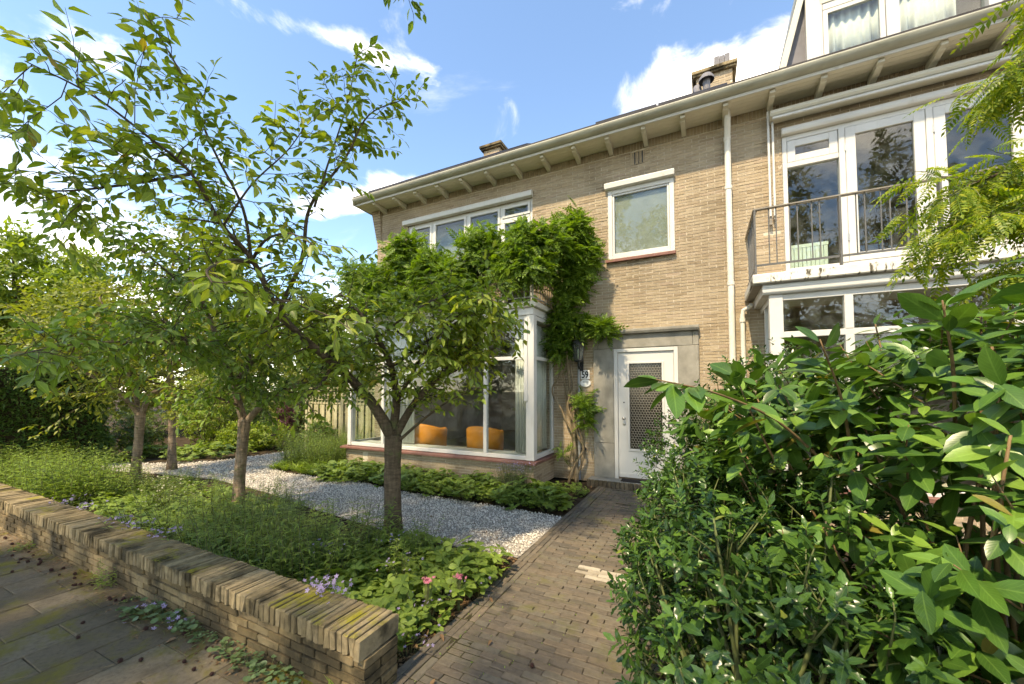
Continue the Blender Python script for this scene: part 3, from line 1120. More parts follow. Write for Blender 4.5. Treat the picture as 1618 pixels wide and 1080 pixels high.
yknob('door_knob', -1.265, 1.145, [(0.026, 0), (0.026, 0.008), (0.012, 0.012), (0.012, 0.035), (0.027, 0.045), (0.024, 0.065), (0.0, 0.07)], M['steel'], door)
yknob('lock', -1.265, 1.045, [(0.024, 0), (0.024, 0.012), (0.014, 0.014), (0.0, 0.014)], M['steel'], door)
yknob('keyhole', -1.265, 1.42, [(0.012, 0), (0.012, 0.004), (0.0, 0.004)], M['ink'], door)

# ---- ground-floor bay with balcony on top
bay = pgroup('bay_window', house, (-4.7, 6.5, 0.0))
b = MB()
b.box(-6.90, -6.66, 6.0, YF, 0.0, 0.405)
b.box(-2.74, -2.56, 6.0, YF, 0.0, 0.405)
b.box(-6.66, -2.74, 6.0, 6.12, 0.0, 0.405)
b.build('base', M['mortar'], bay)
brick_face(bay, brick_rows(-6.90, -2.56, 0.004, 0.40, [(-6.42, -6.28, 0.16, 0.33)], seed=61), 1, 6.0, -1, 0, seed=62)
brick_face(bay, brick_rows(6.0, 6.99, 0.004, 0.40, [], seed=63), 0, -2.56, 1, 0, seed=64)
x = -6.99
while x < -2.49:
    x2 = min(x + 0.223, -2.48)
    MB().prism([(5.905, 0.405), (6.06, 0.405), (6.06, 0.462), (5.905, 0.44)], 0, x, x2 - 0.003).build('sill_tile', M['redsill'], bay, bevel=0.003)
    x += 0.223
y = 6.062
while y < 6.98:
    MB().box(-2.64, -2.48, y, min(y + 0.22, 6.995), 0.406, 0.448).build('sill_tile', M['redsill'], bay, bevel=0.003)
    y += 0.223
MB().box(-2.69, -2.545, 5.995, 6.125, 0.462, 2.90).build('corner_post', M['white'], bay, bevel=0.004)
MB().box(-2.72, -2.655, 5.975, 5.994, 1.45, 2.86).build('conduit_cover', M['white'], bay, bevel=0.004)
MB().box(-6.875, -6.78, 5.995, 6.125, 0.462, 2.90).build('corner_post', M['white'], bay, bevel=0.004)
f = MB()
f.box(-6.78, -2.69, 6.01, 6.09, 0.464, 0.53)
f.box(-6.78, -2.69, 6.01, 6.09, 2.83, 2.90)
f.box(-6.78, -2.69, 6.012, 6.088, 2.15, 2.21)
for a in (-5.935, -3.525):
    f.box(a, a + 0.065, 6.008, 6.092, 0.53, 2.15)
    f.box(a, a + 0.065, 6.008, 6.092, 2.21, 2.83)
f.build('front_frame', M['white'], bay, bevel=0.004)
f = MB()
f.box(-2.625, -2.56, 6.125, 6.995, 0.464, 0.54)
f.box(-2.625, -2.56, 6.125, 6.995, 2.83, 2.90)
f.box(-2.622, -2.563, 6.125, 6.93, 2.15, 2.21)
f.box(-2.626, -2.559, 6.93, 6.996, 0.54, 2.83)
f.box(-6.86, -6.80, 6.125, 6.995, 0.464, 0.54)
f.box(-6.86, -6.80, 6.125, 6.995, 2.83, 2.90)
f.box(-6.861, -6.799, 6.93, 6.996, 0.54, 2.83)
f.build('side_frame', M['white'], bay, bevel=0.004)
for a, c in ((-6.78, -5.935), (-5.87, -3.525), (-3.46, -2.69)):
    pane(bay, a, c, 0.53, 2.15, 6.05)
    pane(bay, a, c, 2.21, 2.83, 6.05)
pane_x(bay, -2.59, 6.125, 6.93, 0.54, 2.15)
pane_x(bay, -2.59, 6.125, 6.93, 2.21, 2.83)
pane_x(bay, -6.83, 6.125, 6.93, 0.54, 2.83)
MB().box(-6.64, -2.76, 6.13, 6.40, 0.50, 0.53).build('window_board', M['white'], bay)
MB().box(-6.90, -2.55, 5.985, 6.995, 2.902, 3.03).build('fascia', M['white'], bay, bevel=0.006)
MB().box(-6.98, -2.49, 5.93, 6.996, 3.031, 3.125).build('balcony_slab', M['cream'], bay, bevel=0.008)
rl = pgroup('balcony_railing', house, (-4.7, 6.0, 3.125))
rm = MB()
rm.box(-6.9, -2.54, 5.985, 6.025, 3.985, 4.005)
rm.box(-2.575, -2.535, 6.026, 6.98, 3.985, 4.005)
rm.box(-6.9, -2.56, 5.996, 6.014, 3.20, 3.215)
rm.box(-2.565, -2.545, 6.02, 6.98, 3.20, 3.215)
rm.build('rail', M['whiteiron'], rl)
for x in np.arange(-6.88, -2.5, 0.86):
    MB().box(x, x + 0.03, 5.99, 6.02, 3.126, 3.984).build('post', M['whiteiron'], rl)
bars = MB()
for x in np.arange(-6.80, -2.6, 0.11):
    MB().box(x, x + 0.012, 5.999, 6.011, 3.216, 3.984).build('bar', M['whiteiron'], rl)
for y in np.arange(6.10, 6.95, 0.11):
    MB().box(-2.561, -2.549, y, y + 0.012, 3.216, 3.984).build('bar', M['whiteiron'], rl)

# ------------------------------------------------------------------ neighbouring house with balcony and dormer
OPN = [(1.12, 4.60, 3.40, 5.60), (0.90, 4.9, 0.40, 2.90)]
nb = thing('terraced_house', 'neighbouring brick house with iron railed balcony, awning and roof dormer', 'house', (2.8, 7.0, 0.0))
w = MB()
solid_wall(w, 0.452, 5.6, YF, YF + 0.28, 0.0, EAVE + 0.02, OPN)
w.box(5.4, 5.6, YF + .28, 13.0, 0, EAVE)
w.box(0.452, 5.6, 13.0, 13.25, 0, EAVE)
w.build('wall', M['mortar'], nb)
brick_face(nb, brick_rows(0.452, 5.6, 0.004, 5.845, OPN, seed=71), 1, YF, -1, 300, seed=72)
soldiers(nb, 0.455, 5.59, 5.862, 5.99, 73, 0)
inn = MB()
inn.box(0.452, 5.4, YF + .28, 13.0, 2.95, 3.1)
inn.box(0.452, 5.4, YF + .28, 13.0, 5.70, 5.76)
inn.box(0.452, 5.4, 9.9, 10.0, 0.14, 5.7)
inn.build('interior_wall', M['plaster'], nb)
MB().box(0.452, 5.4, 6.12, 13.0, 0.02, 0.14).build('interior_floor', M['floorwood'], nb)
eaves(nb, 0.451, 5.7, [b for b in BR if b > 0.45] + [3.97, 4.57, 5.17])
roofn = roof_slab(nb, 0.451, 5.7, M['roof'])
# awning cassette with its two guide rods
aw = pgroup('awning', nb, (2.8, 6.9, 5.7))
MB().prism([(6.985, 5.70), (6.80, 5.72), (6.775, 5.76), (6.79, 5.81), (6.985, 5.83)], 0, 0.96, 5.0).build('cassette', M['cream'], aw, bevel=0.006)
MB().box(0.985, 4.98, 6.79, 6.82, 5.672, 5.708).build('front_bar', M['white'], aw, bevel=0.004)
for xx in (0.945, 1.0):
    MB().box(xx - 0.014, xx + 0.014, 6.90, 6.935, 4.25, 5.70 if xx > 0.97 else 5.88).build('guide_rod', M['white'], aw, bevel=0.003)
MB().box(0.93, 0.965, 6.92, 6.985, 4.13, 4.25).build('rod_bracket', M['handrail'], aw)
MB().box(0.985, 1.02, 6.92, 6.985, 4.20, 4.26).build('rod_bracket', M['handrail'], aw)
# balcony doors
bd = pgroup('balcony_window', nb, (2.8, 7.0, 3.4))
f = MB()
f.box(1.125, 1.185, 7.0, 7.10, 3.40, 5.47)
f.box(1.185, 4.55, 7.0, 7.10, 5.40, 5.47)
f.box(1.185, 4.55, 7.0, 7.10, 3.40, 3.45)
for a in (1.80, 2.72, 3.62, 4.49):
    f.box(a, a + 0.07, 6.985, 7.10, 3.45, 5.40)
f.box(1.185, 1.80, 7.001, 7.10, 4.985, 5.06)
f.build('frame', M['white'], bd, bevel=0.005)
poly = [(7.01, 5.475), (6.93, 5.48), (6.915, 5.52), (6.93, 5.575), (7.01, 5.60)]
MB().prism(poly, 0, 1.115, 4.60).build('shutter_box', M['white'], bd, bevel=0.005)
s = sash(bd, 1.19, 1.795, 5.065, 5.395, 7.005, 0.10)
pane(s, 1.29, 1.695, 5.165, 5.295, 7.03)
pane(bd, 1.185, 1.80, 3.45, 4.985, 7.04)
for a, c in ((1.875, 2.715), (2.795, 3.615), (3.695, 4.485)):
    s = sash(bd, a, c, 3.455, 5.395, 6.992, 0.115, 'door_leaf')
    pane(s, a + .115, c - .115, 3.57, 5.28, 7.02)
    for z in (3.75, 5.05):
        MB().box(a - 0.012, a + 0.006, 6.975, 6.99, z, z + 0.10).build('hinge', M['steel'], s)
MB().box(1.12, 4.6, 6.92, 7.0, 3.33, 3.398).build('sill', M['white'], bd)
rd = MB()
for k in range(9):
    rd.box(1.22 + k * 0.052, 1.265 + k * 0.052, 7.2, 7.26, 3.42, 3.84)
rd.box(1.21, 1.69, 7.195, 7.265, 3.80, 3.85)
rd.build('radiator', M['radiator'], bd)
# bay under the balcony
nbay = pgroup('bay_window', nb, (2.8, 6.5, 0.0))
b = MB()
b.box(0.82, 4.9, 6.0, 6.12, 0, 0.405)
b.box(0.82, 0.98, 6.12, YF, 0, 0.405)
b.build('base', M['mortar'], nbay)
brick_face(nbay, brick_rows(0.82, 4.9, 0.004, 0.40, [], seed=81), 1, 6.0, -1, 0, seed=82)
MB().box(0.72, 5.0, 5.91, 6.06, 0.406, 0.45).build('sill', M['redsill'], nbay)
f = MB().box(0.775, 0.925, 5.995, 6.125, 0.452, 2.87)
f.build('corner_post', M['white'], nbay, bevel=0.004)
f = MB()
f.box(0.925, 4.9, 6.01, 6.09, 0.452, 0.53)
f.box(0.925, 4.9, 6.01, 6.09, 2.79, 2.87)
f.box(0.925, 4.9, 6.009, 6.09, 2.31, 2.385)
for a in (1.545, 3.3, 4.83):
    f.box(a, a + 0.085, 6.005, 6.092, 0.53, 2.31)
    f.box(a, a + 0.085, 6.005, 6.092, 2.385, 2.79)
f.box(0.79, 0.86, 6.125, 6.99, 0.452, 0.53)
f.box(0.79, 0.86, 6.125, 6.99, 2.79, 2.87)
f.box(0.791, 0.859, 6.55, 6.62, 0.53, 2.79)
f.build('front_frame', M['white'], nbay, bevel=0.004)
for a, c in ((0.925, 1.545), (1.63, 3.3), (3.385, 4.83)):
    pane(nbay, a, c, 0.53, 2.31, 6.05)
    pane(nbay, a, c, 2.385, 2.79, 6.05)
pane_x(nbay, 0.825, 6.125, 6.55, 0.53, 2.79)
pane_x(nbay, 0.825, 6.62, 6.99, 0.53, 2.79)
MB().prism([(5.965, 2.872), (6.995, 2.872), (6.995, 2.995), (5.94, 2.995), (5.945, 2.90)], 0, 0.70, 5.0).build('fascia', M['white'], nbay, bevel=0.006)
MB().box(0.585, 5.1, 5.885, 6.996, 3.012, 3.135).build('balcony_slab', M['stained'], nbay, bevel=0.012)
MB().box(0.60, 5.1, 5.92, 6.99, 2.996, 3.011).build('drip_edge', M['handrail'], nbay)
g = MB()
g.tube([(0.66, 6.86, 2.93), (0.64, 6.9, 2.90), (0.56, 6.93, 2.86), (0.545, 6.93, 2.78), (0.545, 6.93, 0.02)], 0.032, 12)
g.tube([(0.545, 6.93, 2.68), (0.545, 6.93, 2.74)], 0.042, 12)
g.build('downpipe', M['pipe'], nb)
rl = pgroup('balcony_railing', nb, (2.8, 5.92, 3.135))
MB().box(0.61, 5.1, 5.90, 5.955, 3.985, 4.005).build('handrail', M['handrail'], rl, bevel=0.004)
MB().box(0.61, 0.665, 5.956, 6.99, 3.985, 4.005).build('handrail', M['handrail'], rl, bevel=0.004)
rm = MB()
rm.box(0.62, 5.1, 5.92, 5.935, 3.245, 3.27)
rm.box(0.63, 0.645, 5.936, 6.99, 3.245, 3.27)
rm.build('bottom_rail', M['iron'], rl)
for x in (0.62, 1.50, 2.38, 3.26, 4.14, 5.02):
    MB().box(x, x + 0.02, 5.895, 5.96, 3.136, 3.984).build('post', M['iron'], rl)
x = 0.74
k = 0
for px0 in (0.62, 1.50, 2.38, 3.26, 4.14):
    for dx in (0.16, 0.24, 0.385, 0.465, 0.61, 0.69):
        MB().box(px0 + dx, px0 + dx + 0.012, 5.922, 5.934, 3.271, 3.984).build('bar', M['iron'], rl)
for y in (6.08, 6.16, 6.3, 6.38, 6.52, 6.6, 6.74, 6.82):
    MB().box(0.631, 0.643, y, y + 0.012, 3.271, 3.984).build('bar', M['iron'], rl)
# dormer
dm = pgroup('dormer', nb, (2.8, 7.0, 6.4))
MB().add([(1.06, 6.90, 6.30), (1.15, 6.90, 6.30), (1.50, 6.90, 7.70), (1.41, 6.90, 7.70), (1.06, 9.0, 6.30), (1.15, 9.0, 6.30), (1.50, 9.0, 7.70), (1.41, 9.0, 7.70)], BOXF).build('side_board', M['cream'], dm, bevel=0.006)
MB().add([(1.15, 7.02, 6.30), (1.50, 7.02, 6.30), (1.52, 7.02, 7.70), (1.50, 7.02, 7.70), (1.15, 9.0, 6.30), (1.50, 9.0, 6.30), (1.52, 9.0, 7.70), (1.50, 9.0, 7.70)], BOXF).build('cheek', M['slate'], dm)
f = MB()
f.box(1.455, 1.63, 6.93, 7.1, 6.2, 7.75)
f.box(1.665, 5.0, 6.97, 7.1, 7.22, 7.32)
f.box(2.36, 2.50, 6.95, 7.1, 6.2, 7.215)
f.box(3.34, 3.46, 6.95, 7.1, 6.2, 7.215)
f.box(4.3, 4.42, 6.95, 7.1, 6.2, 7.215)
f.box(1.632, 1.66, 6.96, 7.1, 6.2, 7.32)
f.box(1.662, 5.0, 6.97, 7.1, 6.2, 6.33)
f.build('frame', M['white'], dm, bevel=0.005)
s = sash(dm, 1.665, 2.355, 6.335, 7.21, 6.965, 0.06)
pane(s, 1.725, 2.295, 6.395, 7.15, 6.985)
for a, c in ((2.5, 3.34), (3.46, 4.3), (4.42, 5.0)):
    pane(dm, a, c, 6.33, 7.22, 7.03)
MB().box(1.40, 5.4, 6.75, 9.0, 7.72, 7.86).build('dormer_roof', M['cream'], dm, bevel=0.01)
MB().box(1.63, 5.4, 6.96, 7.1, 7.321, 7.72).build('brow', M['cream'], dm)
MB().box(1.52, 5.4, 8.3, 8.4, 6.3, 7.7).build('back_wall', M['plaster'], dm)


def curtain(name, x0, x1, y, z0, z1, amp, waves, label, cat='curtain', axis=0, group=None, sun_scallop=0.0):
    n = int(waves * 8)
    V = []
    for k in range(n + 1):
        s_ = k / n
        xx = x0 + (x1 - x0) * s_
        yy = y + amp * math.sin(s_ * waves * 2 * math.pi) + amp * .4 * math.sin(s_ * waves * 5.1)
        zb = z0 + sun_scallop * (0.5 + 0.5 * math.sin(s_ * 9.0)) * (1 if k % 16 > 6 else 0.3)  # scalloped hem shapes in the border between sunlit and shaded cloth
        V += [(xx, yy, zb), (xx, yy, z1)] if axis == 0 else [(yy, xx, zb), (yy, xx, z1)]
    V = np.array(V)
    q = [(2 * k, 2 * k + 2, 2 * k + 3, 2 * k + 1) for k in range(n)]
    o = mk(name, V, [q], M['curtain'], smooth=True, loc=(V[:, 0].mean(), V[:, 1].mean(), z0), label=label, cat=cat, group=group)
    md = o.modifiers.new('thick', 'SOLIDIFY')
    md.thickness = 0.004
    return o


curtain('curtain', -2.98, -2.72, 6.2, 0.55, 2.80, 0.025, 5, 'pale curtain drawn back beside the bay corner post')
curtain('curtain', 6.35, 6.93, -2.70, 0.55, 2.80, 0.03, 6, 'pale curtain behind the narrow side window of the bay', axis=1)
curtain('curtain', -6.05, -5.30, 6.28, 0.55, 2.80, 0.03, 9, 'pale curtain behind the mullion at the trellis end of the bay')
curtain('curtain', 1.72, 2.33, 7.065, 6.34, 7.2, 0.018, 6, 'sheer curtain behind the tilted dormer sash', sun_scallop=0.10)
curtain('curtain', 2.52, 3.1, 7.085, 6.34, 7.2, 0.018, 6, 'sheer curtain behind the fixed dormer pane', sun_scallop=0.12)


# ---- two orange tub chairs in the bay
def tub_chair(loc, rz, label):
    t = thing('armchair', label, 'armchair', loc, 'orange armchairs in the bay')
    t.rotation_euler = (0, 0, rz)
    W = wl(t)
    def bb(m, name, mat, sm=False, bv=0):
        V = np.concatenate(m.v)
        fcs = ([np.concatenate(m.q)] if m.q else []) + ([np.concatenate(m.t)] if m.t else [])
        return mk(name, V + W, fcs, mat, t, smooth=sm, bevel=bv)
    s_ = MB()
    n = 22
    ang = np.linspace(rad(-35), rad(215), n)
    V = []
    for a in ang:
        c, s2 = math.cos(a), math.sin(a)
        hh = 0.80 - 0.10 * (1 - max(0, s2))
        V += [(.36 * c, .36 * s2, .26), (.375 * c, .375 * s2, hh - .03), (.35 * c, .35 * s2, hh), (.31 * c, .31 * s2, hh), (.285 * c, .285 * s2, hh - .03), (.27 * c, .27 * s2, .26)]
    q = []
    for i in range(n - 1):
        for k in range(6):
            q.append((i * 6 + k, i * 6 + (k + 1) % 6, i * 6 + 6 + (k + 1) % 6, i * 6 + 6 + k))
    s_.add(np.array(V), q + [(0, 1, 2, 3), (0, 3, 4, 5), (n * 6 - 6, n * 6 - 3, n * 6 - 4, n * 6 - 5), (n * 6 - 6, n * 6 - 1, n * 6 - 2, n * 6 - 3)])
    bb(s_, 'backrest', M['orange'], True)
    c_ = MB().lathe([(0.0, .25), (.27, .25), (.285, .30), (.285, .38), (.25, .42), (0.0, .43)], 0, -0.02, 20)
    bb(c_, 'seat', M['orange'], True)
    r_ = MB().lathe([(.25, .19), (.37, .19), (.385, .215), (.37, .245), (.25, .245)], 0, 0, 22)
    bb(r_, 'base_rim', M['white'], True)
    p_ = MB().lathe([(.0, .0), (.28, .0), (.28, .02), (.06, .04), (.05, .19)], 0, 0, 20)
    bb(p_, 'foot', M['steel'], True)
    return t


tub_chair((-5.30, 6.78, 0.14), rad(170), 'orange tub armchair inside the bay behind the cherry trunk')
tub_chair((-3.93, 6.78, 0.14), rad(185), 'orange tub armchair inside the bay next to the slim mullion')
# dark sideboard at the back of the room
sb = thing('sideboard', 'low dark sideboard at the back of the bay room', 'sideboard', (-3.2, 9.6, 0.14))
MB().box(-4.4, -2.2, 9.4, 9.85, 0.24, 0.85).build('body', M['floorwood'], sb, bevel=0.01)
for xx in (-4.3, -2.36):
    MB().box(xx, xx + .06, 9.45, 9.8, 0.14, 0.24).build('leg', M['ink'], sb)

# ---- lantern, number plate, name plate, doormat
lt = thing('wall_lantern', 'black wall lantern with a pale bulb beside the front door', 'lantern', (-2.02, 6.95, 2.05))
cx, cy = -2.02, 6.80
m = MB().lathe([(0.075, 2.17), (0.105, 2.46), (0.11, 2.47)], cx, cy, 6)
m.build('glass_body', M['lampglass'], lt)
m = MB()
m.lathe([(0.12, 2.465), (0.12, 2.475), (0.04, 2.58), (0.035, 2.60), (0.015, 2.62), (0.0, 2.64)], cx, cy, 6)
m.lathe([(0.0, 2.13), (0.05, 2.13), (0.082, 2.155), (0.082, 2.17), (0.0, 2.17)], cx, cy, 6)
for k in range(6):
    a = k * math.pi / 3
    m.tube([(cx + .078 * math.cos(a), cy + .078 * math.sin(a), 2.165), (cx + .108 * math.cos(a), cy + .108 * math.sin(a), 2.47)], 0.006, 5)
m.build('cage', M['black'], lt)
m = MB().tube([(cx, cy, 2.14), (cx, cy, 2.07), (cx, cy + .05, 2.02), (cx, cy + .12, 2.05), (cx, 6.985, 2.12)], 0.016, 8)
m.box(cx - .04, cx + .04, 6.965, 6.992, 1.98, 2.24)
m.build('bracket_arm', M['black'], lt)
MB().lathe([(0.0, 2.19), (0.022, 2.19), (0.022, 2.24), (0.017, 2.27), (0.021, 2.33), (0.012, 2.37), (0.0, 2.375)], cx, cy, 10).build('bulb', M['bulb'], lt, smooth=True)

pl = MB().box(-2.03, -1.868, 6.972, 6.992, 1.83, 1.992)
pl = pl.build('house_number_plate', M['enamel'], None, loc=(-1.949, 6.98, 1.83), bevel=0.008, label='square white enamel plate with black number 59 beside the door', cat='number plate')
fc = bpy.data.curves.new('number_text', 'FONT')
fc.body = '59'
fc.size = 0.172
fc.align_x = 'CENTER'
fc.align_y = 'CENTER'
fc.extrude = 0.001
fc.offset = 0.0035
fc.space_character = 0.92
fc.materials.append(M['ink'])
fo_ = bpy.data.objects.new('number_outline', fc)
COL.objects.link(fo_)
bpy.context.view_layer.update()
fm = bpy.data.meshes.new_from_object(fo_.evaluated_get(bpy.context.evaluated_depsgraph_get()))
bpy.data.objects.remove(fo_)
fo = bpy.data.objects.new('number_text', fm)
put(fo, pl, (-1.949, 6.9695, 1.908))
fo.rotation_euler = (math.pi / 2, 0, 0)
fo.scale = (0.82, 1.0, 1.0)
V, n = [], 12
ang = np.linspace(0, 2 * math.pi, 24, endpoint=False)
oval = MB().prism([(-1.945 + 0.098 * math.copysign(abs(math.cos(a)) ** 0.9, math.cos(a)), 1.760 + 0.066 * math.sin(a)) for a in ang], 1, 6.975, 6.99)
ov = oval.build('name_plate', M['enamel'], None, loc=(-1.945, 6.98, 1.69), bevel=0.003, label='oval white name plate fixed below the house number', cat='name plate')
tx = MB()
for k in range(6):
    tx.box(-1.988 + k * 0.0165, -1.977 + k * 0.0165, 6.9735, 6.9745, 1.772 + 0.002 * (k % 2), 1.788)
tx.build('lettering', M['slate'], ov)
dmn = MB()
dmn.box(-1.30, -0.55, 6.765, 6.945, 0.099, 0.118)
dmn.build('doormat', M['mat'], None, loc=(-0.92, 6.85, 0.099), bevel=0.006, label='dark coir doormat lying on the front doorstep', cat='doormat')
hb = thing('garden_tap', 'small black garden tap on the brick beside the wisteria trunk', 'tap', (-2.0, 6.99, 0.55))
m = MB().tube([(-1.98, 6.99, 0.57), (-1.98, 6.92, 0.57), (-1.98, 6.90, 0.53)], 0.013, 8)
m.build('spout', M['black'], hb)
m = MB().tube([(-1.98, 6.985, 0.57), (-1.98, 6.96, 0.57)], 0.04, 12)
m.build('rose', M['black'], hb)

# ------------------------------------------------------------------ low garden wall
gw = thing('garden_wall', 'low weathered brick garden wall with mossy upright brick coping', 'wall', (-6.0, 1.67, 0.0))
WY0, WY1, WX0, WX1 = 1.545, 1.79, -13.0, -1.625
MB().box(WX0, WX1 - .012, WY0 + .012, WY1 - .012, -0.1, 0.238).box(WX0, WX1 - .05, 1.55, 1.786, 0.239, 0.318).build('core', M['wall_core'], gw)
brs = brick_rows(WX0, WX1, -0.02, 0.242, [], course=0.0525, length=0.210, joint=0.011, seed=91)
rr = np.random.default_rng(92)
WB = []
for k in range(6):
    V, q, t = chamfer_box(1, 1, 1, 0.035, 0.010, rr)
    me = mesh_from('brick', V - np.array((0, 0, 0.5)), [q, t])
    me.materials.append(M['wall_body'])
    WB.append(me)
C = np.array([((a + b) / 2, WY0 + 0.05, (c + d) / 2) for a, b, c, d in brs])
S = np.array([(b - a, 0.105, d - c) for a, b, c, d in brs])
_, _, dep, ok = seen(C)
order = np.argsort(-np.where(ok, S[:, 0] / np.maximum(dep, .1), -1))
single = set(order[:300].tolist())
far = MB()
for i in range(len(C)):
    pr = rr.normal(0, 0.004)
    k = int(rr.integers(6))
    if i in single:
        o = bpy.data.objects.new('brick', WB[k])
        put(o, gw, C[i] + np.array((0, pr, 0)))
        o.scale = tuple(S[i])
        o.rotation_euler = (rr.normal(0, .02), rr.normal(0, .01), rr.normal(0, .012))
    else:
        far.box(C[i][0] - S[i][0] / 2, C[i][0] + S[i][0] / 2, WY0 + pr, WY0 + .1, C[i][2] - S[i][2] / 2, C[i][2] + S[i][2] / 2)
for a, b, c, d in brs:
    far.box(a, b, WY1 - .1, WY1 + rr.normal(0, .003), c, d)
far.build('back_bricks', M['wall_body'], gw, kind='stuff')
# the end face towards the path
for r_ in range(5):
    for a, b in ((WY0, WY0 + .115), (WY0 + .127, WY1)) if r_ % 2 else ((WY0, WY1),):
        o = bpy.data.objects.new('brick', WB[int(rr.integers(6))])
        put(o, gw, (WX1 - .03, (a + b) / 2, 0.002 + r_ * .0525))
        o.scale = (0.075 + rr.uniform(0, .01), b - a, 0.043)
CP = []
for k in range(7):
    V, q, t = chamfer_box(0.0385, 0.285, 0.100, 0.005, 0.0026, rr)
    me = mesh_from('coping_brick', V, [q, t])
    me.materials.append(M['wall_brick'])
    CP.append(me)
x = WX1 - 0.02
k = 0
cop = []
while x > WX0:
    cop.append(x)
    x -= 0.0475 + rr.normal(0, 0.0015)
cf = MB()
for i, x in enumerate(cop):
    kk = int(rr.integers(7))
    if i < 235:
        o = bpy.data.objects.new('coping_brick', CP[kk])
        put(o, gw, (x, 1.667 + rr.normal(0, .004), 0.242 + rr.normal(0, .0025)))
        o.rotation_euler = (rr.normal(0, .01), rr.normal(0, .025), rr.normal(0, .014))
        if rr.random() < .5:
            o.rotation_euler.z += math.pi
    else:
        V, q, t = chamfer_box(0.0385, 0.285, 0.100, 0.005)
        cf.add(V + np.array((x, 1.667, 0.242)), q, t)
cf.build('coping_run', M['wall_brick'], gw, kind='stuff')

# ------------------------------------------------------------------ trellis fence beside the house
tf = thing('trellis_fence', 'pale timber board fence with a square trellis top beside the bay', 'fence', (-8.6, 7.5, 0.0))
for x in (-10.3, -8.85, -7.45):
    MB().box(x, x + .09, 7.48, 7.57, 0, 1.72).build('post', M['fence'], tf, bevel=0.005)
x = -10.2
k = 0
while x < -7.2:
    if not any(abs(x + .05 - p - .045) < .09 for p in (-10.3, -8.85, -7.45)):
        y = 7.46 if k % 2 else 7.50
        MB().box(x, x + .10, y, y + .018, 0.05, 1.22).build('board', M['fence'], tf)
    x += .125
    k += 1
for z in (0.3, 1.0, 1.24, 1.66):
    MB().box(-10.2, -7.2, 7.519, 7.545, z, z + .045).build('rail', M['fence'], tf)
x = -10.15
while x < -7.2:
    MB().box(x, x + .022, 7.50, 7.516, 1.23, 1.70).build('lattice_slat', M['fence'], tf)
    x += .125
for z in (1.35, 1.475, 1.59):
    MB().box(-10.2, -7.2, 7.486, 7.499, z, z + .022).build('lattice_slat', M['fence'], tf)

# ------------------------------------------------------------------ leaves
def leaf_tpl(rows, fold=0.25, droop=0.12, wave=0.0):
    """rows: (y, half width) between base y=0 and tip y=1"""
    V = [(0, 0, 0)]
    uv = [(0.5, 0)]
    for i, (y, hw) in enumerate(rows):
        z = -droop * y * y
        s = wave * (1 if i % 2 else -1)
        V += [(-hw, y, z + fold * hw + s), (0, y, z), (hw, y, z + fold * hw - s)]
        uv += [(0, y), (0.5, y), (1, y)]
    V.append((0, 1, -droop))
    uv.append((0.5, 1))
    t = [(0, 2, 1), (0, 3, 2)]
    k = len(rows)
    for i in range(k - 1):
        a = 1 + 3 * i
        for j in (0, 1):
            t += [(a + j, a + j + 1, a + j + 4), (a + j, a + j + 4, a + j + 3)]
    a = 1 + 3 * (k - 1)
    e = len(V) - 1
    t += [(a, a + 1, e), (a + 1, a + 2, e)]
    return np.array(V), np.array(t), np.array(uv)


def multi_tpl(parts):
    V, T, UV, n = [], [], [], 0
    for v, t, u in parts:
        V.append(v)
        T.append(t + n)
        UV.append(u)
        n += len(v)
    return np.concatenate(V), np.concatenate(T), np.concatenate(UV)


def xf(tpl, ang=0.0, scale=(1, 1, 1), loc=(0, 0, 0), tilt=0.0):
    v, t, u = tpl
    v = v * np.array(scale)
    ct, st_ = math.cos(tilt), math.sin(tilt)
    v = np.stack([v[:, 0], v[:, 1] * ct - v[:, 2] * st_, v[:, 1] * st_ + v[:, 2] * ct], 1)
    c, s = math.cos(ang), math.sin(ang)
    v = np.stack([v[:, 0] * c - v[:, 1] * s, v[:, 0] * s + v[:, 1] * c, v[:, 2]], 1)
    return v + np.array(loc), t, u


T_CHERRY = leaf_tpl([(0.12, 0.12), (0.42, 0.24), (0.76, 0.14)], 0.35, 0.16)
T_LAUREL = leaf_tpl([(0.08, 0.07), (0.25, 0.17), (0.48, 0.215), (0.70, 0.185), (0.89, 0.085)], 0.20, 0.16)
T_HOLLY = leaf_tpl([(0.14, 0.13), (0.30, 0.15), (0.46, 0.215), (0.64, 0.145), (0.78, 0.135)], 0.30, 0.18, 0.02)
T_SMALL = leaf_tpl([(0.40, 0.22)], 0.25, 0.1)
T_OVAL = leaf_tpl([(0.3, 0.25), (0.7, 0.2)], 0.2, 0.12)
T_NARROW = leaf_tpl([(0.3, 0.10), (0.65, 0.08)], 0.3, 0.35)
T_BLADE = leaf_tpl([(0.3, 0.03), (0.65, 0.022)], 0.4, 0.5)
_lf = (np.array([(0, 0, 0), (-0.21, 0.42, 0.03), (0, 1, -0.14), (0.21, 0.42, 0.03)]), np.array([(0, 2, 1), (0, 3, 2)]), np.full((4, 2), 0.5))
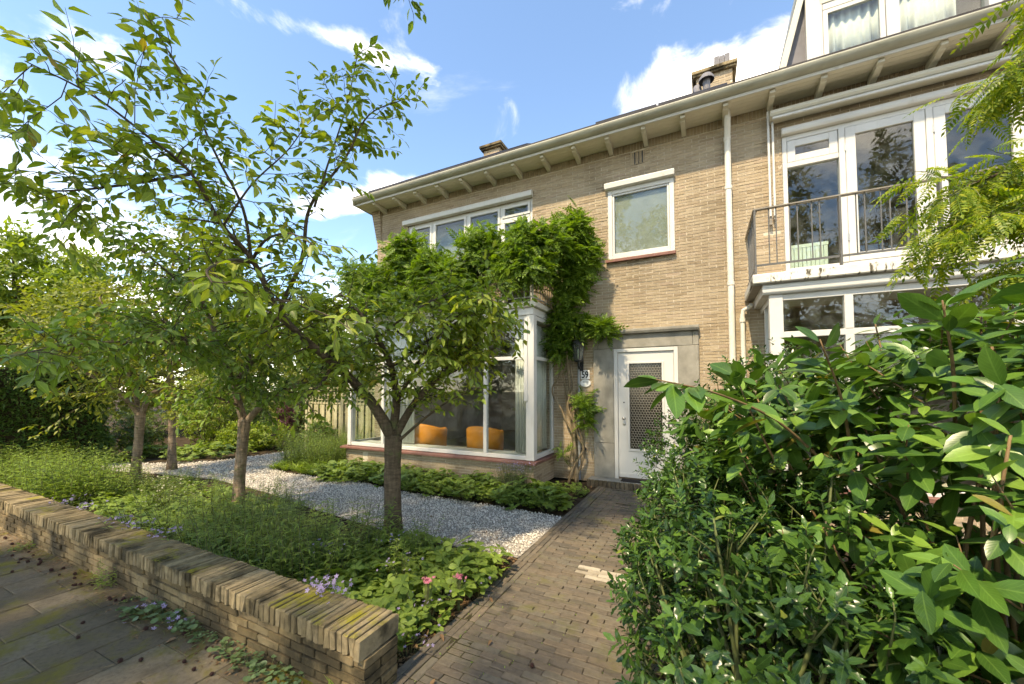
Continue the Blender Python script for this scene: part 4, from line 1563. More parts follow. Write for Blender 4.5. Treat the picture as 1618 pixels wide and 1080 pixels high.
def frond(pairs, ll, ang=62, curve=0.25):
    ps = []
    for i in range(pairs):
        y = 0.16 + 0.80 * i / pairs
        s = ll * (0.75 + 0.5 * math.sin(math.pi * (i + .8) / (pairs + .6)))
        for sg in (-1, 1):
            ps.append(xf(_lf, sg * -rad(ang - 20 * i / pairs), (s, s, s), (0, y, -curve * y * y), -0.25))
    ps.append(xf(_lf, 0, (ll, ll, ll), (0, 0.96, -curve * .92), -0.35))
    rv = []
    ys = np.linspace(0, 0.97, 6)
    for y in ys:
        rv += [(-0.006, y, -curve * y * y), (0.006, y, -curve * y * y)]
    rt = []
    for i in range(5):
        a = 2 * i
        rt += [(a, a + 1, a + 3), (a, a + 3, a + 2)]
    ps.append((np.array(rv), np.array(rt), np.full((12, 2), 0.5)))
    return multi_tpl(ps)
T_WIST = frond(5, 0.30, 58, 0.42)
T_LOCUST = frond(9, 0.155, 68, 0.30)
def palmate(n, spread, w=0.30, cup=0.15):
    ps = []
    for i in range(n):
        a = (i - (n - 1) / 2) * spread
        s = 1.0 - 0.12 * abs(i - (n - 1) / 2)
        ps.append(xf(leaf_tpl([(0.35, w * 0.62), (0.65, w), (0.85, w * .62)], 0.2, 0.25), a, (s, s, s), (0, 0, 0.004 * i), cup))
    return multi_tpl(ps)
T_PALM = palmate(5, rad(52), 0.30)
T_TRI = palmate(3, rad(75), 0.36)
def roundleaf():
    n = 12
    V = [(0, 0.25, -0.02)] + [(0.5 * math.sin(2 * math.pi * k / n) * (1.05), 0.5 - 0.5 * math.cos(2 * math.pi * k / n) + 0.0, 0.05) for k in range(n)]
    V[1] = (0, 0.12, 0)
    t = [(0, 1 + k, 1 + (k + 1) % n) for k in range(n)]
    return np.array(V), np.array(t), np.array([(0.5 + v[0], v[1]) for v in V])
T_ROUND = roundleaf()
def flower5():
    ps = []
    for k in range(5):
        ps.append(xf(leaf_tpl([(0.5, 0.26)], 0.1, 0.1), k * 2 * math.pi / 5, (1, 1, 1), (0, 0, 0), 0.35))
    return multi_tpl(ps)
T_FLOWER = flower5()


def unit(a):
    return a / (np.linalg.norm(a, axis=-1, keepdims=True) + 1e-9)


def frames(D, N, L, wf=1.0):
    """(n,3,3) matrices with columns side, along, normal"""
    D = unit(D)
    X = unit(np.cross(D, N))
    Z = np.cross(X, D)
    L = np.asarray(L)[:, None]
    return np.stack([X * L * wf, D * L, Z * L], 2)


def inst(tpl, A, T):
    v, t, u = tpl
    n = len(T)
    V = (np.einsum('nij,kj->nki', A, v) + T[:, None, :]).reshape(-1, 3)
    F = (t[None] + (np.arange(n) * len(v))[:, None, None]).reshape(-1, 3)
    return V, F, np.tile(u, (n, 1))


TPLM = {}


def leafy(root, tpl, key, A, T, mat, nparts, rest_name='crown', part_name='leaf', ymax=2000):
    """the leaves that show largest become parts of their own, the rest one mass"""
    n = len(T)
    pick = np.zeros(n, bool)
    if nparts:
        sx, sy, dep, ok = seen(T)
        L = np.linalg.norm(A[:, :, 1], axis=1)
        sc = np.where(ok & (sy < ymax), L / np.maximum(dep, 0.1), -1)
        ids = np.argsort(-sc)[:nparts]
        ids = ids[sc[ids] > 0]
        pick[ids] = True
        kk = (key, mat.name)
        if kk not in TPLM:
            me = mesh_from(part_name, tpl[0], [tpl[1]], tpl[2], True)
            me.materials.append(mat)
            TPLM[kk] = me
        W = wl(root)
        for i in ids:
            o = bpy.data.objects.new(part_name, TPLM[kk])
            COL.objects.link(o)
            o.parent = root
            mm = Matrix.Identity(4)
            for r_ in range(3):
                for c_ in range(3):
                    mm[r_][c_] = A[i, r_, c_]
                mm[r_][3] = T[i, r_] - W[r_]
            o.matrix_basis = mm
    k = ~pick
    if k.sum():
        V, F, UV = inst(tpl, A[k], T[k])
        return mk(rest_name, V, [F], mat, root, uv=UV, smooth=True, kind='stuff')


LM = {}
LM['cherry'] = leaf_mat('cherry leaf', [(0.109, 0.164, 0.027), (0.163, 0.241, 0.037), (0.227, 0.312, 0.045), (0.361, 0.384, 0.058)], 0.42, 0.38, 0.22, accent=(0.36, 0.26, 0.05))
LM['cherry2'] = leaf_mat('cherry leaf deep', [(0.094, 0.162, 0.030), (0.145, 0.236, 0.041), (0.213, 0.307, 0.051)], 0.42, 0.36, 0.2, accent=(0.30, 0.24, 0.05))
LM['cherry3'] = leaf_mat('cherry leaf yellowish', [(0.122, 0.156, 0.027), (0.188, 0.221, 0.038), (0.270, 0.280, 0.046)], 0.45, 0.4, 0.15)
LM['laurel'] = leaf_mat('laurel leaf', [(0.034, 0.084, 0.016), (0.047, 0.114, 0.020), (0.063, 0.145, 0.024), (0.084, 0.178, 0.030), (0.160, 0.275, 0.045)], 0.33, 0.20, 0.12, 0.42, bump=0.04, accent=(0.27, 0.22, 0.05))
LM['holly'] = leaf_mat('holly leaf', [(0.019, 0.048, 0.013), (0.030, 0.075, 0.017), (0.044, 0.105, 0.021), (0.093, 0.182, 0.031)], 0.27, 0.18, 0.12, 0.4, accent=(0.22, 0.27, 0.05))
LM['wisteria'] = leaf_mat('wisteria leaf', [(0.069, 0.135, 0.022), (0.115, 0.205, 0.030), (0.193, 0.300, 0.040)], 0.5, 0.4, 0.0)
LM['locust'] = leaf_mat('pinnate leaf', [(0.091, 0.155, 0.020), (0.146, 0.230, 0.026), (0.232, 0.299, 0.033), (0.329, 0.345, 0.038)], 0.45, 0.45, 0.0)
LM['far'] = leaf_mat('far foliage', [(0.107, 0.142, 0.028), (0.179, 0.209, 0.041), (0.272, 0.290, 0.064)], 0.55, 0.35, 0.0)
LM['far2'] = leaf_mat('deep foliage', [(0.049, 0.090, 0.024), (0.091, 0.143, 0.032), (0.156, 0.209, 0.044)], 0.55, 0.3, 0.0)
LM['bright'] = leaf_mat('bright foliage', [(0.114, 0.174, 0.025), (0.191, 0.264, 0.034), (0.280, 0.336, 0.046)], 0.5, 0.4, 0.0)
LM['yew'] = leaf_mat('yew foliage', [(0.045, 0.100, 0.022), (0.077, 0.155, 0.032), (0.135, 0.225, 0.048)], 0.55, 0.4, 0.0)
LM['purple'] = leaf_mat('purple foliage', [(0.05, 0.018, 0.028), (0.10, 0.032, 0.042), (0.16, 0.07, 0.07)], 0.5, 0.3, 0.0, tcol=(1.4, 0.9, 0.9))
LM['bed'] = leaf_mat('perennial leaf', [(0.122, 0.189, 0.039), (0.180, 0.265, 0.055), (0.254, 0.337, 0.069)], 0.5, 0.35, 0.1)
LM['bedlight'] = leaf_mat('light perennial leaf', [(0.125, 0.202, 0.038), (0.180, 0.267, 0.050), (0.239, 0.332, 0.065)], 0.55, 0.35, 0.15)
LM['bedgrey'] = leaf_mat('grey green leaf', [(0.085, 0.115, 0.070), (0.13, 0.16, 0.105), (0.18, 0.20, 0.14)], 0.6, 0.3, 0.0)
LM['corydalis'] = leaf_mat('pale round leaf', [(0.10, 0.165, 0.075), (0.14, 0.215, 0.095), (0.17, 0.245, 0.10)], 0.5, 0.3, 0.1)
LM['lilac'] = leaf_mat('lilac petal', [(0.34, 0.27, 0.48), (0.46, 0.37, 0.58)], 0.6, 0.3, 0.0, tcol=(1, 1, 1.1))
LM['pink'] = leaf_mat('pink petal', [(0.55, 0.16, 0.24), (0.65, 0.24, 0.32)], 0.6, 0.3, 0.0, tcol=(1, 1, 1))
LM['cream'] = leaf_mat('cream flower', [(0.55, 0.52, 0.40), (0.66, 0.62, 0.46)], 0.6, 0.3, 0.0, tcol=(1, 1, 0.9))
LM['dead'] = leaf_mat('dead leaf', [(0.10, 0.052, 0.026), (0.17, 0.095, 0.045), (0.27, 0.165, 0.085)], 0.8, 0.1, 0.0, tcol=(1, 0.9, 0.7))


def catmull(pts, n=5):
    P = np.array(pts, float)
    P = np.vstack([2 * P[0] - P[1], P, 2 * P[-1] - P[-2]])
    out = []
    for i in range(1, len(P) - 2):
        a, b, c, d = P[i - 1], P[i], P[i + 1], P[i + 2]
        for t in np.linspace(0, 1, n, endpoint=False):
            out.append(0.5 * ((2 * b) + (c - a) * t + (2 * a - 5 * b + 4 * c - d) * t * t + (3 * b - a - 3 * c + d) * t ** 3))
    out.append(P[-2])
    out = np.array(out)
    out[:, 3] = np.maximum(out[:, 3], 0.002) if out.shape[1] > 3 else 0
    return out


def wander(rg, p, d, L, n, curl, grav):
    pts = [np.array(p)]
    d = unit(np.array(d, float))
    for i in range(n):
        d = unit(d + rg.normal(0, curl, 3) + np.array((0, 0, grav)))
        pts.append(pts[-1] + d * L / n)
    return np.array(pts)


class Tree:
    def __init__(self, seed):
        self.rg = np.random.default_rng(seed)
        self.wood = MB()
        self.fine = MB()
        self.p, self.d, self.n, self.s = [], [], [], []

    def limb(self, pts, nseg=5, sides=8):
        c = catmull(pts, nseg)
        self.wood.tube(c[:, :3], c[:, 3], sides)
        return c

    def leaves_on(self, path, sp, size, t0=0.15, droop=0.35):
        rg = self.rg
        seg = np.linalg.norm(np.diff(path, axis=0), axis=1)
        cum = np.concatenate([[0], np.cumsum(seg)])
        L = cum[-1]
        s = L * t0
        k = 0
        while s <= L:
            i = min(np.searchsorted(cum, s, side='right') - 1, len(seg) - 1)
            f = (s - cum[i]) / (seg[i] + 1e-9)
            p = path[i] + (path[i + 1] - path[i]) * f
            tg = unit(path[i + 1] - path[i])
            side = unit(np.cross(tg, (0, 0, 1.0)) + rg.normal(0, .15, 3))
            if k % 2:
                side = -side
            d = unit(tg * rg.uniform(.3, .9) + side * rg.uniform(.5, 1.0) + np.array((0, 0, -droop * rg.uniform(.3, 1.6))) + rg.normal(0, .18, 3))
            nn = unit(np.array((0, 0, 1.0)) + rg.normal(0, .42, 3))
            self.p.append(p + d * 0.012)
            self.d.append(d)
            self.n.append(nn)
            self.s.append(size * rg.uniform(.6, 1.2))
            s += sp * rg.uniform(.7, 1.3)
            k += 1

    def dress(self, c, sec_sp, sec_len, twig_sp, twig_len, leaf_sp, size, t0=0.25, up=0.2, grav=-0.04, droop=0.35, tip=True):
        """secondary branches, twigs and leaves along a limb"""
        rg = self.rg
        P = c[:, :3]
        seg = np.linalg.norm(np.diff(P, axis=0), axis=1)
        cum = np.concatenate([[0], np.cumsum(seg)])
        L = cum[-1]
        s = L * t0
        while s < L:
            i = min(np.searchsorted(cum, s, side='right') - 1, len(seg) - 1)
            f = (s - cum[i]) / (seg[i] + 1e-9)
            p = P[i] + (P[i + 1] - P[i]) * f
            r0 = c[i, 3]
            tg = unit(P[i + 1] - P[i])
            v = rg.normal(0, 1, 3)
            v[2] *= .7
            perp = unit(v - tg * (v @ tg))
            d = tg * rg.uniform(.2, .7) + perp + np.array((0, 0, up * rg.uniform(0, 1.5)))
            ln = sec_len * rg.uniform(.45, 1.15) * (1 - .35 * s / L)
            path = wander(rg, p, d, ln, 5, .17, grav)
            ra = min(max(r0 * .45, .003), .010)
            self.fine.tube(path, np.linspace(ra, .0018, 6), 4, cap=False)
            self.leaves_on(path, leaf_sp * 1.4, size, .3, droop)
            q = twig_sp * rg.uniform(.4, 1.2)
            while q < ln:
                k = min(int(q / ln * 5), 4)
                b = path[k] + (path[k + 1] - path[k]) * (q / ln * 5 - k)
                t2 = unit(path[k + 1] - path[k])
                v = rg.normal(0, 1, 3)
                v[2] *= .55
                pe = unit(v - t2 * (v @ t2))
                d2 = t2 * .6 + pe + np.array((0, 0, up * .5))
                tw = wander(rg, b, d2, twig_len * rg.uniform(.5, 1.2), 4, .16, grav * 1.5)
                self.fine.tube(tw, [.0026, .0022, .0018, .0014, .001], 3, cap=False)
                self.leaves_on(tw, leaf_sp, size, .12, droop)
                q += twig_sp * rg.uniform(.7, 1.35)
            s += sec_sp * rg.uniform(.6, 1.4)
        if tip:
            self.leaves_on(P[-6:], leaf_sp, size, .0, droop)

    def arrays(self, wf=1.0):
        p, d, n, s = map(np.array, (self.p, self.d, self.n, self.s))
        return frames(d, n, s, wf), p


LIMBS = {
'tree1':[
 [(-3.16,3.38,1.11,0.075),(-3.28,3.22,1.46,0.057),(-3.40,3.07,1.70,0.048),(-3.47,2.85,1.91,0.041),(-3.53,2.53,2.15,0.034),(-3.51,2.26,2.37,0.028),(-3.39,1.95,2.73,0.022),(-3.31,1.67,2.91,0.016),(-3.20,1.41,3.16,0.011),(-3.20,1.15,3.29,0.008),(-3.20,0.90,3.38,0.006),(-3.24,0.66,3.41,0.003)],
 [(-3.15,3.39,1.10,0.050),(-2.94,3.49,1.50,0.038),(-2.76,3.65,1.76,0.030),(-2.52,3.88,1.94,0.022),(-2.20,4.14,2.18,0.012)],
 [(-3.16,3.38,1.11,0.055),(-3.15,3.42,1.54,0.045),(-3.16,3.34,1.90,0.034),(-3.22,3.19,2.22,0.025),(-3.32,3.02,2.48,0.016),(-3.42,2.85,2.66,0.008)],
 [(-3.51,2.26,2.37,0.022),(-3.22,2.27,2.81,0.017),(-3.04,2.21,3.23,0.013),(-2.69,2.27,3.60,0.009),(-2.46,2.30,3.92,0.006),(-2.15,2.39,4.02,0.003)],
 [(-3.01,2.23,3.23,0.010),(-2.92,2.28,3.60,0.008),(-2.70,2.28,4.06,0.005),(-2.57,2.28,4.50,0.003)],
 [(-3.41,1.95,2.73,0.014),(-3.30,1.81,3.10,0.011),(-3.30,1.59,3.46,0.008),(-3.31,1.38,3.89,0.006),(-3.29,1.16,4.15,0.003)],
 [(-3.29,1.67,2.91,0.010),(-3.05,1.73,3.20,0.007),(-2.79,1.82,3.43,0.005),(-2.63,1.85,3.59,0.003)],
 [(-3.17,3.42,1.47,0.025),(-2.70,3.34,2.02,0.018),(-2.27,3.31,2.39,0.013),(-1.93,3.36,2.56,0.008)],
 [(-3.19,3.19,2.22,0.018),(-2.74,3.17,2.45,0.013),(-2.30,3.22,2.62,0.008)],
 [(-3.47,2.85,1.91,0.020),(-3.45,2.65,1.68,0.014),(-3.46,2.43,1.50,0.008)],
 [(-3.22,1.41,3.16,0.012),(-3.42,1.15,3.01,0.009),(-3.62,0.95,2.92,0.006),(-3.75,0.77,2.87,0.004)],
 [(-3.13,3.40,1.04,0.020),(-2.77,3.39,1.30,0.014),(-2.43,3.38,1.51,0.009),(-2.05,3.45,1.68,0.005)],
],
'tree2':[
 [(-5.88,3.32,1.20,0.055),(-5.89,3.24,1.51,0.045),(-5.81,3.16,1.69,0.040),(-5.52,3.18,1.99,0.034),(-5.15,3.24,2.28,0.025),(-4.75,3.31,2.59,0.013)],
 [(-5.86,3.33,1.17,0.050),(-5.57,3.40,1.44,0.038),(-5.23,3.45,1.63,0.030),(-4.80,3.55,1.77,0.022),(-4.32,3.66,2.02,0.012)],
 [(-5.81,3.16,1.69,0.035),(-5.76,2.95,2.11,0.030),(-5.67,2.74,2.58,0.024),(-5.64,2.51,3.00,0.018),(-5.60,2.29,3.32,0.010)],
 [(-5.76,2.95,2.11,0.020),(-5.36,2.47,2.17,0.016),(-4.83,2.06,2.20,0.012),(-4.20,1.70,2.17,0.006)],
 [(-5.52,3.18,1.99,0.022),(-5.44,3.08,2.61,0.018),(-5.48,2.92,3.17,0.013),(-5.43,2.81,3.55,0.007)],
 [(-5.89,3.25,1.42,0.020),(-5.77,2.97,1.52,0.014),(-5.72,2.65,1.61,0.007)],
],
'tree3':[
 [(-9.41,3.48,1.17,0.050),(-9.46,3.33,1.43,0.042),(-9.50,3.08,1.70,0.030),(-9.52,2.72,1.97,0.020),(-9.65,2.31,2.22,0.010)],
 [(-9.39,3.49,1.13,0.050),(-9.24,3.55,1.52,0.042),(-8.94,3.68,1.76,0.034),(-8.86,3.70,2.30,0.026),(-8.70,3.74,3.02,0.014)],
 [(-9.41,3.48,1.20,0.035),(-9.67,3.43,1.83,0.028),(-9.87,3.30,2.55,0.020),(-10.04,3.06,3.38,0.012)],
 [(-9.50,3.08,1.70,0.015),(-9.2,2.5,2.3,0.012),(-8.9,1.95,2.75,0.006)],
],
'tree4':[
 [(-10.04,4.20,1.84,0.055),(-10.12,4.11,2.90,0.045),(-10.02,4.10,3.96,0.030),(-9.62,4.14,4.85,0.016),(-9.38,4.14,5.20,0.008)],
 [(-10.12,4.11,2.90,0.030),(-10.23,3.80,3.65,0.022),(-10.43,3.56,4.14,0.012)],
 [(-10.06,4.12,3.17,0.030),(-9.41,4.30,3.94,0.020),(-8.82,4.45,4.43,0.010)],
 [(-10.04,4.19,2.11,0.025),(-9.20,4.35,2.61,0.015),(-8.74,4.46,2.86,0.008)],
]}
# long shoots that reach out over the garden wall towards the pavement
LIMBS['tree1'] += [[(-3.51, 2.26, 2.37, .016), (-3.10, 1.95, 2.36, .011), (-2.55, 1.72, 2.25, .008), (-2.05, 1.62, 2.10, .005), (-1.72, 1.50, 1.98, .003)],
                   [(-3.41, 1.95, 2.73, .014), (-2.95, 1.55, 2.55, .010), (-2.40, 1.15, 2.30, .007), (-1.95, 0.95, 2.12, .003)],
                   [(-3.41, 1.95, 2.73, .014), (-2.90, 1.75, 2.75, .010), (-2.40, 1.60, 2.66, .006), (-2.05, 1.52, 2.5, .003)],
                   [(-3.16, 3.34, 1.90, .022), (-2.70, 3.45, 2.20, .016), (-2.25, 3.55, 2.45, .011), (-1.90, 3.62, 2.58, .006)],
                   [(-2.76, 3.65, 1.76, .018), (-2.30, 3.60, 2.15, .013), (-1.95, 3.62, 2.42, .007)],
                   [(-3.40, 3.07, 1.70, .022), (-3.75, 2.95, 2.15, .017), (-3.95, 2.85, 2.45, .012), (-4.05, 2.75, 2.65, .006)],
                   [(-3.53, 2.53, 2.15, .02), (-3.95, 2.35, 2.5, .015), (-4.3, 2.2, 2.8, .01), (-4.5, 2.1, 3.0, .005)]]
LIMBS['tree2'] += [[(-5.36, 2.47, 2.17, .013), (-4.9, 1.7, 2.10, .010), (-4.4, 1.15, 1.98, .006), (-3.9, .8, 1.85, .003)],
                   [(-5.67, 2.74, 2.58, .016), (-5.3, 2.2, 2.9, .012), (-4.9, 1.7, 3.05, .008), (-4.5, 1.3, 3.1, .004)]]


def garden_tree(key, base, fork, r0, r1, label, mat, bark, args, nparts, seed, fork_bulge=1.25):
    t = thing('cherry_tree', label, 'tree', base, 'young trees in the front garden')
    T = Tree(seed)
    tr = MB()
    b = np.array(base)
    f = np.array(fork)
    zs = np.linspace(0, 1, 9)
    pts, rr_ = [], []
    for z in zs:
        p = b + (f - b) * z
        p = p + np.array((math.sin(z * 5 + seed) * .012, math.cos(z * 4 + seed) * .012, 0)) * (1 - z)
        pts.append(p)
        rr_.append((r0 + (r1 - r0) * z) * (1 + .55 * math.exp(-z * 10)) * (1 + (fork_bulge - 1) * math.exp(-((z - .97) / .07) ** 2)) * (1 + .03 * math.sin(z * 23 + seed)))
    pts[0] = pts[0] - np.array((0, 0, .08))
    pts.append(f + np.array((0, 0, .05)))
    rr_.append(r1 * .85)
    tr.tube(pts, rr_, 18)
    tr.build('trunk', bark, t, smooth=True)
    for k, l in enumerate(LIMBS[key]):
        c = T.limb(l, 6, 10 if l[0][3] > .03 else 6)
        T.dress(c, **args(k))
    T.wood.build('limbs', bark, t, smooth=True)
    T.fine.build('twigs', M['twig'], t, kind='stuff')
    A, P = T.arrays()
    leafy(t, T_CHERRY, 'cherry', A, P, mat, nparts)
    print(key, len(P), 'leaves')
    return t


def a1(k):
    d = dict(sec_sp=.085, sec_len=.66, twig_sp=.10, twig_len=.27, leaf_sp=.032, size=.090, t0=.22, up=.22)
    if k == 0:
        d.update(t0=.17, sec_sp=.062, sec_len=.62, size=.092, up=.1)
    if k in (3, 4, 5, 6):
        d.update(sec_len=.42, sec_sp=.10, t0=.25)
    if k in (12, 13, 14):
        d.update(sec_len=.30, sec_sp=.16, twig_len=.16, leaf_sp=.05, size=.095, t0=.4, droop=.55)
    if k in (1, 2, 7, 8, 15, 16, 17, 18):
        d.update(sec_sp=.070, sec_len=.85, up=.15)
    if k in (11, 9):
        d.update(sec_sp=.14, sec_len=.3, t0=.4, up=.4)
    return d


garden_tree('tree1', (-3.14, 3.37, GZ), (-3.155, 3.385, 1.10), .090, .090, 'tall cherry tree with forked trunk in front of the bay window', LM['cherry'], M['bark'], a1, 300, 101, 1.12)
garden_tree('tree2', (-5.92, 3.30, GZ), (-5.87, 3.325, 1.20), .070, .068, 'cherry tree with slender grey trunk midway along the garden wall', LM['cherry2'], M['bark_pale'],
            lambda k: dict(sec_sp=.062, sec_len=.80 if k < 6 else .42, twig_sp=.10, twig_len=.28, leaf_sp=.034, size=.090, t0=.2, up=.15, droop=.5), 300, 102, 1.2)
garden_tree('tree3', (-9.39, 3.46, GZ), (-9.40, 3.485, 1.17), .072, .066, 'cherry tree with pale trunk splitting in a Y near the dark hedge', LM['cherry3'], M['bark_pale'],
            lambda k: dict(sec_sp=.075, sec_len=1.2, twig_sp=.11, twig_len=.33, leaf_sp=.042, size=.095, t0=.15, up=.25), 250, 103)
garden_tree('tree4', (-9.95, 4.25, GZ), (-10.04, 4.20, 1.9), .070, .055, 'cherry tree with straight unforked pale trunk at the gravel edge', LM['cherry3'], M['bark_pale'],
            lambda k: dict(sec_sp=.085, sec_len=1.25, twig_sp=.12, twig_len=.34, leaf_sp=.045, size=.095, t0=.15, up=.25), 150, 104, 1.0)


# ------------------------------------------------------------------ shrubs made of shoots
def ell_points(rg, ells, n, rlo, rhi):
    """points near the skin of a union of ellipsoids, with outward directions"""
    E = np.array(ells, float)
    w = (E[:, 3] * E[:, 4] + E[:, 4] * E[:, 5] + E[:, 3] * E[:, 5])
    k = rg.choice(len(E), n, p=w / w.sum())
    d = unit(rg.normal(0, 1, (n, 3)))
    r = rg.uniform(rlo, rhi, n)[:, None]
    P = E[k, :3] + d * E[k, 3:6] * r
    out = unit(d / E[k, 3:6])
    # drop those buried deep in another ellipsoid
    keep = np.ones(n, bool)
    for j in range(len(E)):
        q = (P - E[j, :3]) / E[j, 3:6]
        keep &= ~((np.linalg.norm(q, axis=1) < .72) & (k != j))
    keep &= P[:, 2] > GZ + .02
    return P[keep], out[keep]


def shoots(rg, P, out, nl, size, spread, droop, length, up=.5, jitter=.3):
    """leaf arrays for rosettes/sprays of nl leaves along short shoots"""
    n = len(P)
    ax = unit(out * .8 + np.array((0, 0, up)) + rg.normal(0, jitter, (n, 3)))
    ref = unit(np.cross(ax, rg.normal(0, 1, (n, 3))))
    ref2 = np.cross(ax, ref)
    Pp, D, N, S = [], [], [], []
    for i in range(nl):
        a = i * 2.4 + rg.uniform(0, .6, n)
        rdl = ref * np.cos(a)[:, None] + ref2 * np.sin(a)[:, None]
        h = i / max(nl - 1, 1)
        sp_ = spread * (1.15 - .6 * h)
        d = unit(ax * (1 - sp_ * .6) + rdl * sp_ + np.array((0, 0, -droop)) * rg.uniform(.4, 1.3, n)[:, None] + rg.normal(0, .1, (n, 3)))
        Pp.append(P - ax * length * (1 - h))
        D.append(d)
        N.append(unit(ax + np.array((0, 0, .4)) + rg.normal(0, .15, (n, 3))))
        S.append(size * rg.uniform(.5, 1.2, n) * (1 - .25 * h))
    return tuple(np.concatenate(x) for x in (Pp, D, N, S)) + (ax,)


def shrub(name, label, cat, base, ells, tpl, key, mat, n, nl, size, spread, droop, length, seed, nparts=0, stem_mat=None, nst=40, group=None, wf=1.0, inner=.35, up=.5, rlo=.80, rhi=1.08, arms=()):
    rg = np.random.default_rng(seed)
    t = thing(name, label, cat, base, group)
    P, O = ell_points(rg, ells, n, rlo, rhi)
    a = shoots(rg, P, O, nl, size, spread, droop, length, up)
    P2, O2 = ell_points(rg, ells, int(n * inner), .45, .8)
    b = shoots(rg, P2, O2, nl, size, spread, droop, length, up) if len(P2) else None
    pp, D, N, S = (np.concatenate([a[i], b[i]]) if b is not None else a[i] for i in range(4))
    E = Tree(seed + 7)
    for arm in arms:
        c = catmull(arm, 6)
        E.fine.tube(c[:, :3], c[:, 3], 6)
        E.leaves_on(c[:, :3], .045, size * 1.12, .35, .35)
        E.leaves_on(c[-5:, :3], .03, size * .95, .0, .2)
    if arms:
        E.fine.build('long_shoots', stem_mat, t, smooth=True)
        pp, D, N, S = (np.concatenate([x, np.array(y)]) for x, y in zip((pp, D, N, S), (E.p, E.d, E.n, E.s)))
    leafy(t, tpl, key, frames(D, N, S, wf), pp, mat, nparts, 'foliage')
    if stem_mat and nst:
        w_ = MB()
        idx = rg.choice(len(P), min(nst, len(P)), replace=False)
        B = np.array(base)
        for i in idx:
            s0 = B + np.array((rg.normal(0, .05), rg.normal(0, .05), -.05))
            # the nearest ellipsoid centre on the way
            mid = s0 * .35 + P[i] * .65 + np.array((rg.normal(0, .05), rg.normal(0, .05), -.12 * np.linalg.norm(P[i] - s0)))
            c = catmull([(*s0, .014), (*(s0 * .6 + mid * .4), .012), (*mid, .009), (*(P[i]), .004)], 4)
            w_.tube(c[:, :3], c[:, 3], 5)
        for i in rg.choice(len(P), min(len(P), nst * 6), replace=False):
            w_.tube([P[i] - a[4][i] * length * 2.2 - O[i] * .05, P[i] - a[4][i] * length * .8, P[i] - a[4][i] * .01], [.004, .003, .002], 4)
        w_.build('stems', stem_mat, t, smooth=True)
    return t


# cherry laurel at the right, holly in front of it, small-leaved shrub further along the path
shrub('cherry_laurel', 'large cherry laurel shrub with broad glossy leaves right of the path', 'shrub', (1.15, 2.45, GZ),
      [(1.05, 2.35, 1.05, .78, .75, .92), (.55, 2.55, .95, .55, .6, .72), (1.75, 2.6, 1.0, .7, .8, .98), (1.3, 2.9, 1.25, .9, .8, .85), (.95, 1.75, .75, .45, .35, .65), (1.55, 2.0, .95, .5, .45, .85), (.70, 2.9, 1.35, .45, .5, .5), (1.0, 2.5, 1.75, .35, .4, .32), (1.7, 2.5, 1.75, .5, .4, .35), (.42, 2.6, 1.30, .32, .4, .36), (.48, 3.0, 1.45, .42, .45, .45), (.12, 3.25, 1.28, .34, .4, .42)],
      T_LAUREL, 'laurel', LM['laurel'], 1150, 8, .150, .90, .58, .12, 201, 300, M['stem_brown'], 40, inner=.85,
      arms=[[(.55, 2.35, 1.25, .007), (.30, 2.15, 1.50, .006), (.05, 1.92, 1.63, .005), (-.18, 1.72, 1.69, .003)], [(.9, 2.2, 1.5, .007), (.86, 2.1, 1.75, .006), (.80, 2.0, 1.98, .003)],
            [(.6, 2.3, 1.3, .007), (.52, 2.1, 1.6, .006), (.42, 1.95, 1.85, .003)], [(1.2, 2.2, 1.6, .007), (1.12, 2.05, 1.9, .005), (1.08, 1.98, 2.08, .003)], [(.35, 2.4, 1.2, .006), (.22, 2.3, 1.5, .005), (.14, 2.25, 1.72, .003)]])
shrub('holly_bush', 'dark holly bush with small spiny leaves at the path edge', 'shrub', (.18, 2.0, GZ),
      [(.05, 1.95, .55, .46, .52, .62), (.35, 1.72, .50, .42, .35, .58), (-.02, 2.55, .60, .48, .55, .62), (.45, 2.2, .8, .45, .5, .5), (.0, 3.1, .62, .42, .55, .66)],
      T_HOLLY, 'holly', LM['holly'], 1250, 8, .076, .9, .15, .07, 202, 300, M['stem_green'], 60, inner=.38, wf=1.0)
shrub('evergreen_shrub', 'small-leaved evergreen shrub screening the front door', 'shrub', (.2, 4.1, GZ),
      [(-.15, 3.85, .72, .45, .55, .72), (-.1, 4.5, .80, .5, .6, .80), (.60, 4.0, 1.12, .6, .7, .96), (.25, 5.2, .9, .5, .55, .90), (.28, 3.5, 1.1, .5, .5, .82)],
      T_OVAL, 'oval', LM['holly'], 1900, 8, .052, .85, .1, .07, 203, 200, M['stem_green'], 40, inner=.4)

